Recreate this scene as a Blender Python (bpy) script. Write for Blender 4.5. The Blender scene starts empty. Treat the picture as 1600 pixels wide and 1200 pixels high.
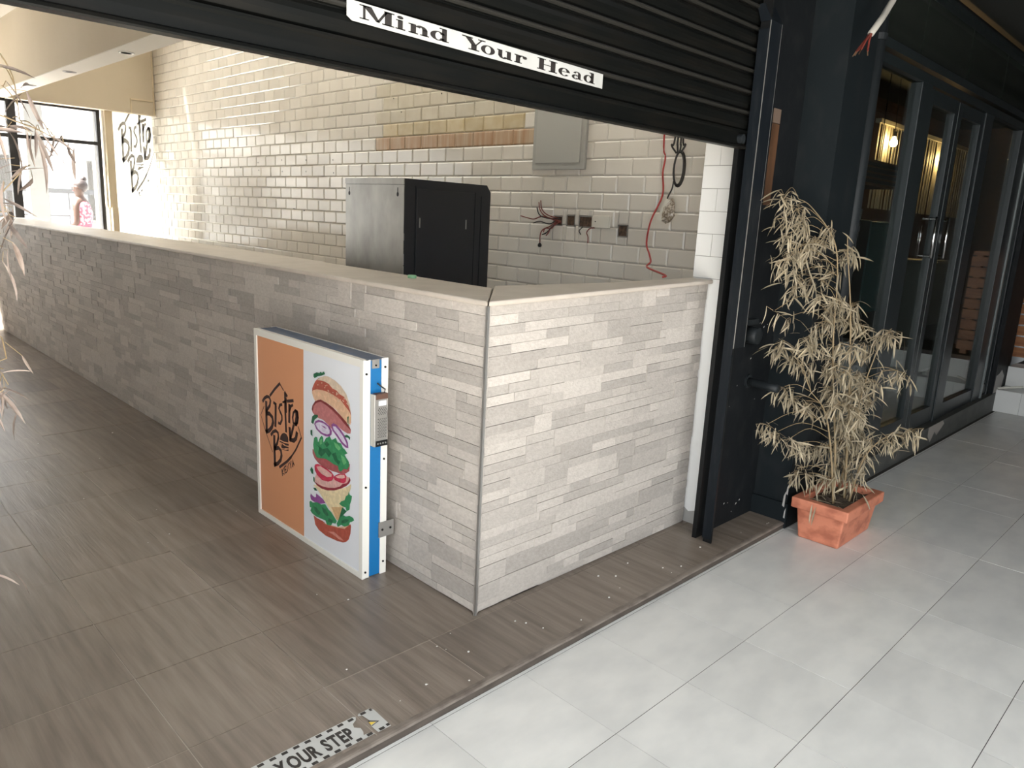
import bpy, bmesh, math, random
from mathutils import Vector, Matrix, Euler

# ------------------------------------------------------------------ camera, world, lights, exposure
scene = bpy.context.scene
COL = scene.collection
cam_d = bpy.data.cameras.new('camera')
cam = bpy.data.objects.new('camera', cam_d)
COL.objects.link(cam)
YAW, PITCH, ROLL = 0.782067873, -0.220260052, 0.0504386549
cam.location = (-1.7583, -1.8825, 1.4863)
_f = Vector((math.cos(YAW) * math.cos(PITCH), math.sin(YAW) * math.cos(PITCH), math.sin(PITCH)))
_r = Vector((math.sin(YAW), -math.cos(YAW), 0))
_u = _r.cross(_f)
_r2 = _r * math.cos(ROLL) + _u * math.sin(ROLL)
_u2 = _u * math.cos(ROLL) - _r * math.sin(ROLL)
cam.rotation_euler = Matrix((_r2, _u2, -_f)).transposed().to_euler()
cam_d.sensor_fit = 'HORIZONTAL'
cam_d.sensor_width = 36.0
cam_d.lens = 1164.23 / 1600.0 * 36.0
cam_d.clip_start = 0.05
scene.camera = cam

world = bpy.data.worlds.new('overcast_sky')
scene.world = world
world.use_nodes = True
wn = world.node_tree.nodes
wn['Background'].inputs['Color'].default_value = (0.93, 0.97, 1.0, 1)
wn['Background'].inputs['Strength'].default_value = 2.6
sun_d = bpy.data.lights.new('sun', 'SUN'); sun_d.energy = 40.0; sun_d.angle = math.radians(4); sun_d.color = (1.0, 0.95, 0.88)
sun = bpy.data.objects.new('sun', sun_d); COL.objects.link(sun)
sun.rotation_euler = Vector((0.50, -0.25, -0.83)).to_track_quat('-Z', 'Y').to_euler(); sun.location = (-3, -6, 12)

scene.view_settings.view_transform = 'Standard'
scene.view_settings.look = 'None'
scene.view_settings.gamma = 1.0
scene.view_settings.use_curve_mapping = False
scene.view_settings.exposure = 0.66
scene.cycles.use_denoising = True
scene.cycles.max_bounces = 10
scene.cycles.diffuse_bounces = 6
scene.cycles.glossy_bounces = 5
scene.cycles.sample_clamp_indirect = 6.0

R = random.Random(11)

# ------------------------------------------------------------------ materials
MATS = {}
def mat(name, color, rough=0.5, metal=0.0, var=0.0, noise=None, bump=None, spec=0.5, emit=None, col2=None, island=False, coat=0.0):
    """Principled material; noise=(scale vector, detail, mix) blends towards col2; bump=(scale vector, strength)."""
    if name in MATS: return MATS[name]
    m = bpy.data.materials.new(name); m.use_nodes = True
    nt = m.node_tree; N = nt.nodes; L = nt.links
    b = N['Principled BSDF']
    b.inputs['Roughness'].default_value = rough
    b.inputs['Metallic'].default_value = metal
    b.inputs['Specular IOR Level'].default_value = spec
    b.inputs['Coat Weight'].default_value = coat
    b.inputs['Base Color'].default_value = (*color, 1)
    src = None
    geo = None
    def position(scale):
        nonlocal geo
        if geo is None: geo = N.new('ShaderNodeNewGeometry')
        mp = N.new('ShaderNodeMapping'); mp.inputs['Scale'].default_value = scale
        L.new(geo.outputs['Position'], mp.inputs['Vector']); return mp.outputs['Vector']
    if noise:
        nz = N.new('ShaderNodeTexNoise'); nz.inputs['Scale'].default_value = 1.0
        nz.inputs['Detail'].default_value = noise[1]
        L.new(position(noise[0]), nz.inputs['Vector'])
        rp = N.new('ShaderNodeValToRGB')
        rp.color_ramp.elements[0].position = noise[2] if len(noise) > 2 else 0.35
        rp.color_ramp.elements[1].position = noise[3] if len(noise) > 3 else 0.65
        rp.color_ramp.elements[0].color = (*color, 1)
        rp.color_ramp.elements[1].color = (*(col2 or color), 1)
        L.new(nz.outputs['Fac'], rp.inputs['Fac']); src = rp.outputs['Color']
    if var:
        oi = N.new('ShaderNodeObjectInfo'); rnd = oi.outputs['Random']
        if island:
            if geo is None: geo = N.new('ShaderNodeNewGeometry')
            ad = N.new('ShaderNodeMath'); ad.operation = 'ADD'
            L.new(rnd, ad.inputs[0]); L.new(geo.outputs['Random Per Island'], ad.inputs[1])
            fr = N.new('ShaderNodeMath'); fr.operation = 'FRACT'; L.new(ad.outputs[0], fr.inputs[0]); rnd = fr.outputs[0]
        mr = N.new('ShaderNodeMapRange'); mr.inputs['To Min'].default_value = 1 - var; mr.inputs['To Max'].default_value = 1 + var * 0.6
        L.new(rnd, mr.inputs['Value'])
        mx = N.new('ShaderNodeMix'); mx.data_type = 'RGBA'; mx.blend_type = 'MULTIPLY'; mx.inputs['Factor'].default_value = 1
        if src: L.new(src, mx.inputs['A'])
        else: mx.inputs['A'].default_value = (*color, 1)
        L.new(mr.outputs['Result'], mx.inputs['B']); src = mx.outputs['Result']
    if src: L.new(src, b.inputs['Base Color'])
    if bump:
        nb = N.new('ShaderNodeTexNoise'); nb.inputs['Scale'].default_value = 1.0; nb.inputs['Detail'].default_value = 3
        L.new(position(bump[0]), nb.inputs['Vector'])
        bp = N.new('ShaderNodeBump'); bp.inputs['Strength'].default_value = bump[1]; bp.inputs['Distance'].default_value = 0.004
        L.new(nb.outputs['Fac'], bp.inputs['Height']); L.new(bp.outputs['Normal'], b.inputs['Normal'])
    if emit:
        b.inputs['Emission Color'].default_value = (*color, 1); b.inputs['Emission Strength'].default_value = emit
    MATS[name] = m
    return m

def glass_mat(name, tint=(1, 1, 1), rough=0.0, base=0.04):
    m = bpy.data.materials.new(name); m.use_nodes = True
    nt = m.node_tree; nt.nodes.clear(); N = nt.nodes; L = nt.links
    out = N.new('ShaderNodeOutputMaterial'); mix = N.new('ShaderNodeMixShader')
    tr = N.new('ShaderNodeBsdfTransparent'); tr.inputs['Color'].default_value = (*tint, 1)
    gl = N.new('ShaderNodeBsdfGlossy'); gl.inputs['Roughness'].default_value = rough
    fr = N.new('ShaderNodeFresnel'); ge = N.new('ShaderNodeNewGeometry')
    ior = N.new('ShaderNodeMapRange'); ior.inputs['To Min'].default_value = 1.5; ior.inputs['To Max'].default_value = 1 / 1.5   # same reflectance on both faces of the thin pane
    L.new(ge.outputs['Backfacing'], ior.inputs['Value']); L.new(ior.outputs['Result'], fr.inputs['IOR'])
    L.new(fr.outputs[0], mix.inputs[0]); L.new(tr.outputs[0], mix.inputs[1]); L.new(gl.outputs[0], mix.inputs[2])
    L.new(mix.outputs[0], out.inputs['Surface'])
    return m

M_brown = mat('brown_wood_grain_tile', (0.160, 0.126, 0.098), 0.36, var=0.14, noise=((34, 2.6, 8), 10, 0.30, 0.74), col2=(0.275, 0.225, 0.182), bump=((120, 6, 20), 0.3))
M_brown_grout = mat('brown_grout', (0.42, 0.36, 0.30), 0.8, noise=((2.5, 2.5, 2.5), 3, .56, .68), col2=(0.06, 0.05, 0.04))
M_riser = mat('dark_step_riser', (0.060, 0.047, 0.038), 0.7, noise=((9, 9, 30), 4), col2=(0.10, 0.08, 0.065))
M_step_edge = mat('worn_step_edge', (0.21, 0.175, 0.145), 0.6, noise=((14, 20, 30), 5, 0.45, 0.75), col2=(0.11, 0.085, 0.07), bump=((40, 60, 60), 0.5))
M_wtile = mat('off_white_floor_tile', (0.76, 0.745, 0.705), 0.30, var=0.05, noise=((5, 9, 5), 7, 0.38, 0.66), col2=(0.67, 0.66, 0.63), bump=((8, 8, 8), 0.03))
M_wgrout = mat('dark_floor_grout', (0.045, 0.038, 0.032), 0.9)
M_subway = mat('white_glazed_wall_tile', (0.70, 0.665, 0.605), 0.13, var=0.07, noise=((3, 3, 3), 3), col2=(0.66, 0.625, 0.565), bump=((9, 9, 9), 0.06), island=True)
M_subway_yellow = mat('yellowed_wall_tile', (0.60, 0.52, 0.36), 0.28, var=0.08, noise=((9, 9, 12), 5), col2=(0.52, 0.42, 0.25), island=True)
M_subway_rust = mat('rust_stained_wall_tile', (0.50, 0.38, 0.26), 0.40, var=0.12, noise=((30, 30, 3), 6, 0.35, 0.65), col2=(0.40, 0.235, 0.125), island=True)
M_subway_grimy = mat('greasy_wall_tile', (0.60, 0.555, 0.46), 0.30, var=0.06, noise=((10, 10, 10), 5), col2=(0.55, 0.50, 0.40), island=True)
M_sgrout = mat('grey_wall_grout', (0.40, 0.375, 0.335), 0.85)
M_pier_tile = mat('bright_white_pier_tile', (0.80, 0.80, 0.78), 0.2, var=0.03)
M_plaster_white = mat('white_plaster', (0.84, 0.84, 0.82), 0.7, bump=((20, 20, 14), 0.3), noise=((6, 6, 4), 4, 0.6, 0.8), col2=(0.72, 0.71, 0.68))
M_clad = mat('pale_stone_cladding', (0.53, 0.485, 0.44), 0.62, var=0.22, noise=((60, 60, 90), 5, 0.30, 0.75), col2=(0.43, 0.39, 0.35), bump=((90, 90, 140), 0.55), island=True)
M_clad_bed = mat('cladding_adhesive', (0.36, 0.33, 0.30), 0.9)
M_cap = mat('beige_stone_slab', (0.58, 0.515, 0.445), 0.42, noise=((9, 9, 9), 6, 0.35, 0.7), col2=(0.51, 0.45, 0.385), bump=((40, 40, 40), 0.08))
M_beige = mat('beige_painted_plaster', (0.60, 0.52, 0.40), 0.75, noise=((1.5, 1.5, 1.5), 4), col2=(0.57, 0.49, 0.37))
M_soffit = mat('white_soffit_paint', (0.80, 0.76, 0.68), 0.6)
M_cream = mat('cream_painted_board', (0.66, 0.56, 0.40), 0.6)
M_wallwhite = mat('white_painted_wall', (0.80, 0.79, 0.75), 0.6)
M_black = mat('black_painted_steel', (0.006, 0.0065, 0.007), 0.42, spec=.3, noise=((25, 25, 25), 4, 0.5, 0.8), col2=(0.010, 0.0095, 0.009))
M_shutter = mat('black_shutter_steel', (0.0045, 0.005, 0.0046), 0.42, spec=.14, noise=((4, 30, 30), 5, 0.45, 0.75), col2=(0.009, 0.008, 0.0065))
M_ridge_highlight = mat('shutter_ridge_highlight', (0.020, 0.019, 0.0165), 0.45, spec=.3)  # lighter grey that paints highlight lines onto the slat ridges
M_guide = mat('blue_black_steel', (0.008, 0.0105, 0.0135), 0.40, spec=.18, noise=((40, 40, 9), 4, 0.5, 0.8), col2=(0.018, 0.020, 0.023))
M_darkwall = mat('charcoal_wall_paint', (0.0085, 0.010, 0.0115), 0.55, spec=.18, noise=((14, 14, 10), 6, 0.50, 0.85), col2=(0.020, 0.021, 0.022), bump=((30, 30, 30), 0.15))
M_column = mat('slate_column_paint', (0.010, 0.0135, 0.0155), 0.5, spec=.2, noise=((10, 10, 5), 5, 0.5, 0.85), col2=(0.022, 0.024, 0.025))
M_scuff = mat('bare_plaster_chip', (0.45, 0.43, 0.41), 0.9)
M_frame = mat('dark_green_black_aluminium', (0.015, 0.020, 0.022), 0.35, spec=.4)
M_winframe = mat('dark_window_frame', (0.03, 0.03, 0.032), 0.45)
M_glass = glass_mat('clear_window_glass')
M_glass_dark = glass_mat('shopfront_glass', (0.80, 0.86, 0.84))
M_white_frame = mat('white_aluminium_frame', (0.80, 0.78, 0.72), 0.35)
M_blue = mat('blue_sheet_side', (0.006, 0.150, 0.39), 0.35)
M_blue_top = mat('dusty_blue_top', (0.10, 0.155, 0.26), 0.5, noise=((30, 30, 30), 4), col2=(0.16, 0.19, 0.25))
M_orange = mat('orange_print', (0.68, 0.31, 0.155), 0.35)
M_panelwhite = mat('grey_white_print', (0.78, 0.80, 0.84), 0.3)
M_ink = mat('dark_brown_ink', (0.040, 0.016, 0.014), 0.4)
M_black_ink = mat('black_ink', (0.022, 0.018, 0.016), 0.5)
M_signwhite = mat('white_vinyl', (0.54, 0.54, 0.52), 0.35, noise=((8, 8, 8), 4), col2=(0.46, 0.46, 0.44))
M_steel = mat('galvanised_steel', (0.42, 0.41, 0.38), 0.34, metal=0.75, noise=((7, 7, 4), 5), col2=(0.30, 0.29, 0.27))
M_steel_dull = mat('dull_zinc', (0.45, 0.44, 0.42), 0.4, metal=0.8)
M_cabinet = mat('black_cabinet_steel', (0.011, 0.012, 0.015), 0.45)
M_grey_panel = mat('grey_enamel_panel', (0.36, 0.36, 0.335), 0.5)
M_grey_door = mat('grey_enamel_door', (0.40, 0.40, 0.375), 0.45)
M_hole = mat('dark_brown_void', (0.045, 0.028, 0.018), 0.9, noise=((60, 60, 60), 3), col2=(0.13, 0.08, 0.05))
M_red_wire = mat('red_wire_insulation', (0.40, 0.035, 0.030), 0.5)
M_darkred_wire = mat('dark_red_wire_insulation', (0.19, 0.035, 0.025), 0.5)
M_black_wire = mat('black_cable', (0.018, 0.015, 0.014), 0.5)
M_bagged = mat('crumpled_clear_plastic', (0.48, 0.43, 0.36), 0.2, noise=((90, 90, 90), 3, 0.40, 0.6), col2=(0.18, 0.14, 0.10))
M_socket = mat('ivory_plastic', (0.68, 0.66, 0.59), 0.4)
M_green_cap = mat('pale_green_plastic', (0.22, 0.42, 0.24), 0.4)
M_terracotta = mat('terracotta_paint', (0.40, 0.125, 0.070), 0.55, noise=((11, 11, 16), 7, 0.36, 0.54), col2=(0.60, 0.215, 0.125), bump=((30, 30, 30), 0.25))
M_soil = mat('dry_soil', (0.055, 0.038, 0.028), 0.95, bump=((60, 60, 60), 0.8), noise=((50, 50, 50), 4), col2=(0.10, 0.075, 0.05))
M_leaf = mat('dry_bamboo_leaf', (0.31, 0.255, 0.165), 0.65, var=0.35, noise=((30, 30, 30), 2), col2=(0.41, 0.345, 0.24), island=True)
M_leaf_red = mat('brown_dry_bamboo_leaf', (0.20, 0.150, 0.125), 0.65, var=0.3, noise=((30, 30, 30), 2), col2=(0.28, 0.225, 0.19), island=True)
M_cane = mat('dry_bamboo_cane', (0.30, 0.22, 0.12), 0.5)
M_pipe = mat('dark_grey_pipe', (0.015, 0.018, 0.020), 0.5, spec=.3)
M_cable_white = mat('white_cable_sheath', (0.40, 0.38, 0.34), 0.5)
M_copper = mat('bare_copper', (0.55, 0.32, 0.2), 0.35, metal=1)
M_timber = mat('warm_timber', (0.36, 0.15, 0.055), 0.45, noise=((3, 3, 30), 5), col2=(0.22, 0.08, 0.03))
M_warm_reflection = mat('warm_reflection_brown', (0.13, 0.062, 0.030), 0.5, noise=((30, 30, 3), 5), col2=(0.07, 0.035, 0.018))
M_step_tile = mat('white_step_tile', (0.72, 0.72, 0.70), 0.3)
M_kerb = mat('grey_kerb_paint', (0.060, 0.062, 0.056), 0.6, noise=((6, 14, 14), 5, 0.45, 0.8), col2=(0.10, 0.098, 0.09))
M_kerb_chip = mat('chipped_kerb_mortar', (0.33, 0.30, 0.27), 0.9)
M_ceiling_dark = mat('dark_canopy_paint', (0.020, 0.022, 0.020), 0.6)
M_ceiling = mat('off_white_ceiling', (0.66, 0.62, 0.55), 0.8)
M_sidewall = mat('dark_grey_render', (0.06, 0.06, 0.058), 0.8)
M_room_wall = mat('brown_room_wall', (0.15, 0.068, 0.030), 0.6, noise=((2, 2, 2), 3), col2=(0.065, 0.03, 0.014))
M_room_floor = mat('dark_room_floor', (0.05, 0.048, 0.042), 0.35)
M_blind = mat('cream_vertical_blind', (0.55, 0.50, 0.41), 0.6, var=0.12)
M_bulb = mat('warm_bulb_glow', (1.0, 0.62, 0.25), 0.3, emit=115)
M_teal = mat('teal_cooler_panel', (0.03, 0.085, 0.095), 0.25)
M_stainless = mat('stainless_steel', (0.22, 0.215, 0.21), 0.45, metal=0.7)
M_chrome = mat('chrome', (0.8, 0.8, 0.8), 0.08, metal=1)
M_clearware = mat('drinking_glass', (0.45, 0.46, 0.46), 0.05, spec=0.9)
M_yellow = mat('warning_yellow', (0.80, 0.58, 0.06), 0.4)
M_concrete = mat('grey_concrete', (0.17, 0.17, 0.165), 0.8)
M_railing = mat('grey_railing_paint', (0.09, 0.095, 0.10), 0.5)
M_facade = mat('white_facade', (0.82, 0.82, 0.80), 0.8)
M_ground = mat('pale_paving', (0.66, 0.65, 0.62), 0.8)
M_yard = mat('grey_yard_paving', (0.10, 0.098, 0.094), 0.85)
M_frost = mat('frosted_white_glass', (0.86, 0.86, 0.83), 0.5)
_b = M_frost.node_tree.nodes; _t = _b.new('ShaderNodeBsdfTranslucent'); _t.inputs['Color'].default_value = (.9, .9, .87, 1); _x = _b.new('ShaderNodeMixShader'); _x.inputs[0].default_value = .75
M_frost.node_tree.links.new(_b['Principled BSDF'].outputs[0], _x.inputs[1]); M_frost.node_tree.links.new(_t.outputs[0], _x.inputs[2]); M_frost.node_tree.links.new(_x.outputs[0], _b['Material Output'].inputs['Surface'])
M_opal = mat('opal_fill_sheet', (0.8, 0.8, 0.76), 0.5)
_b = M_opal.node_tree.nodes; _t = _b.new('ShaderNodeBsdfTranslucent'); _t.inputs['Color'].default_value = (.60, .60, .58, 1); _x = _b.new('ShaderNodeMixShader'); _x.inputs[0].default_value = .8
M_opal.node_tree.links.new(_b['Principled BSDF'].outputs[0], _x.inputs[1]); M_opal.node_tree.links.new(_t.outputs[0], _x.inputs[2]); M_opal.node_tree.links.new(_x.outputs[0], _b['Material Output'].inputs['Surface'])
M_skin = mat('brown_skin', (0.06, 0.030, 0.020), 0.5)
M_hair = mat('dark_hair', (0.03, 0.02, 0.018), 0.6)
M_dress = mat('pink_spotted_cloth', (0.34, 0.085, 0.125), 0.8, noise=((28, 28, 28), 0, 0.50, 0.54), col2=(0.45, 0.28, 0.31))
M_debris = mat('white_debris', (0.75, 0.73, 0.69), 0.8)

# ------------------------------------------------------------------ builders
class MB:
    def __init__(s): s.v = []; s.f = []
    def box(s, x0, x1, y0, y1, z0, z1):
        n = len(s.v)
        s.v += [(x, y, z) for z in (z0, z1) for y in (y0, y1) for x in (x0, x1)]
        s.f += [tuple(n + i for i in q) for q in ((0, 2, 3, 1), (4, 5, 7, 6), (0, 1, 5, 4), (2, 6, 7, 3), (0, 4, 6, 2), (1, 3, 7, 5))]
        return s
    def quad(s, a, b, c, d):
        n = len(s.v); s.v += [tuple(a), tuple(b), tuple(c), tuple(d)]; s.f.append((n, n + 1, n + 2, n + 3)); return s
    def ngon(s, pts):
        n = len(s.v); s.v += [tuple(p) for p in pts]; s.f.append(tuple(range(n, n + len(pts)))); return s
    def prism(s, pts, vec):
        """pts: outline in order; extruded by vec, both ends closed."""
        n = len(s.v); k = len(pts); vec = Vector(vec)
        s.v += [tuple(p) for p in pts] + [tuple(Vector(p) + vec) for p in pts]
        s.f.append(tuple(range(n + k - 1, n - 1, -1))); s.f.append(tuple(range(n + k, n + 2 * k)))
        for i in range(k):
            j = (i + 1) % k; s.f.append((n + i, n + j, n + k + j, n + k + i))
        return s
    def tube(s, pts, r, seg=6, close=False):
        pts = [Vector(p) for p in pts]; n0 = len(s.v); k = len(pts)
        up = Vector((0.13, 0.21, 0.97)); rings = []
        for i, p in enumerate(pts):
            if close: t = pts[(i + 1) % k] - pts[i - 1]
            else: t = pts[min(i + 1, k - 1)] - pts[max(i - 1, 0)]
            t.normalize(); a = t.cross(up)
            if a.length < 1e-3: a = t.cross(Vector((1, 0, 0)))
            a.normalize(); b = t.cross(a)
            rr = r[i] if isinstance(r, (list, tuple)) else r
            for q in range(seg):
                an = 2 * math.pi * q / seg
                s.v.append(tuple(p + (a * math.cos(an) + b * math.sin(an)) * rr))
        m = k if close else k - 1
        for i in range(m):
            for q in range(seg):
                a0 = n0 + i * seg + q; a1 = n0 + i * seg + (q + 1) % seg
                b0 = n0 + ((i + 1) % k) * seg + q; b1 = n0 + ((i + 1) % k) * seg + (q + 1) % seg
                s.f.append((a0, b0, b1, a1))
        if not close:
            s.f.append(tuple(n0 + q for q in range(seg))); s.f.append(tuple(n0 + (k - 1) * seg + q for q in range(seg - 1, -1, -1)))
        return s
    def lathe(s, prof, c, seg=16):
        n0 = len(s.v); k = len(prof)
        for r, z in prof:
            for q in range(seg):
                an = 2 * math.pi * q / seg
                s.v.append((c[0] + r * math.cos(an), c[1] + r * math.sin(an), c[2] + z))
        for i in range(k - 1):
            for q in range(seg):
                a = n0 + i * seg + q; b = n0 + i * seg + (q + 1) % seg
                s.f.append((a, b, b + seg, a + seg))
        s.f.append(tuple(n0 + q for q in range(seg - 1, -1, -1))); s.f.append(tuple(n0 + (k - 1) * seg + q for q in range(seg)))
        return s
    def mesh(s, name, m, smooth=False):
        me = bpy.data.meshes.new(name); me.from_pydata(s.v, [], s.f); me.update()
        if isinstance(m, (list, tuple)):
            for x in m: me.materials.append(x)
        else: me.materials.append(m)
        if smooth: me.polygons.foreach_set('use_smooth', [True] * len(me.polygons))
        return me

def link(name, me, parent=None):
    o = bpy.data.objects.new(name, me); COL.objects.link(o)
    if parent is not None: adopt(o, parent)
    return o
def world_of(o):
    m = o.matrix_basis.copy()
    if o.parent: m = world_of(o.parent) @ o.matrix_parent_inverse @ m
    return m
def adopt(o, parent):
    o.parent = parent; o.matrix_parent_inverse = world_of(parent).inverted()
def obj(name, mb, m, parent=None, smooth=False, bevel=0.0):
    o = link(name, mb.mesh(name, m, smooth), parent)
    if bevel:
        md = o.modifiers.new('bevel', 'BEVEL'); md.width = bevel; md.segments = 2; md.limit_method = 'ANGLE'
    return o
def tag(o, label=None, cat=None, group=None, kind=None):
    if label: o['label'] = label
    if cat: o['category'] = cat
    if group: o['group'] = group
    if kind: o['kind'] = kind
    return o
def thing(name, label, cat, loc=(0, 0, 0), group=None):
    o = bpy.data.objects.new(name, None); o.location = loc; o.empty_display_size = 0.05; COL.objects.link(o)
    return tag(o, label, cat, group)
def struct(name, mb, m, label, cat=None):
    o = obj(name, mb, m); return tag(o, label, cat or name.split('_')[0], kind='structure')
UNIT = {}
def unit_mesh(m, bevel=0.0):
    """unit cube, shared by all pieces of a material; with bevel the +Z face is chamfered (for glazed tiles)."""
    key = (m.name, bevel)
    if key not in UNIT:
        b = MB().box(-.5, .5, -.5, .5, -.5, .5); UNIT[key] = b.mesh('piece_' + m.name, m)
    return UNIT[key]
def piece(name, m, parent, x0, x1, y0, y1, z0, z1):
    o = bpy.data.objects.new(name, unit_mesh(m))
    o.location = ((x0 + x1) / 2, (y0 + y1) / 2, (z0 + z1) / 2); o.scale = (x1 - x0, y1 - y0, z1 - z0)
    COL.objects.link(o); adopt(o, parent); return o
def ribbon(mb, pts, w, to3, layer):
    """flat stroke of width w through 2-D points, mitred; to3 maps (u, v, layer) to 3-D."""
    P = [Vector(p) for p in pts]; L = []; Rr = []
    closed = (P[0] - P[-1]).length < 1e-6
    if closed: P = P[:-1]
    k = len(P)
    for i in range(k):
        if closed: a, b = P[i - 1], P[(i + 1) % k]
        else: a, b = P[max(i - 1, 0)], P[min(i + 1, k - 1)]
        d = (b - a); d.normalize(); n = Vector((-d.y, d.x)) * w / 2
        e = Vector((0, 0))
        if not closed and i == 0: e = -d * w * .3
        if not closed and i == k - 1: e = d * w * .3
        L.append(P[i] + n + e); Rr.append(P[i] - n + e)
    for i in range(k if closed else k - 1):
        j = (i + 1) % k
        mb.quad(to3(*L[i], layer), to3(*Rr[i], layer), to3(*Rr[j], layer), to3(*L[j], layer))
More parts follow.
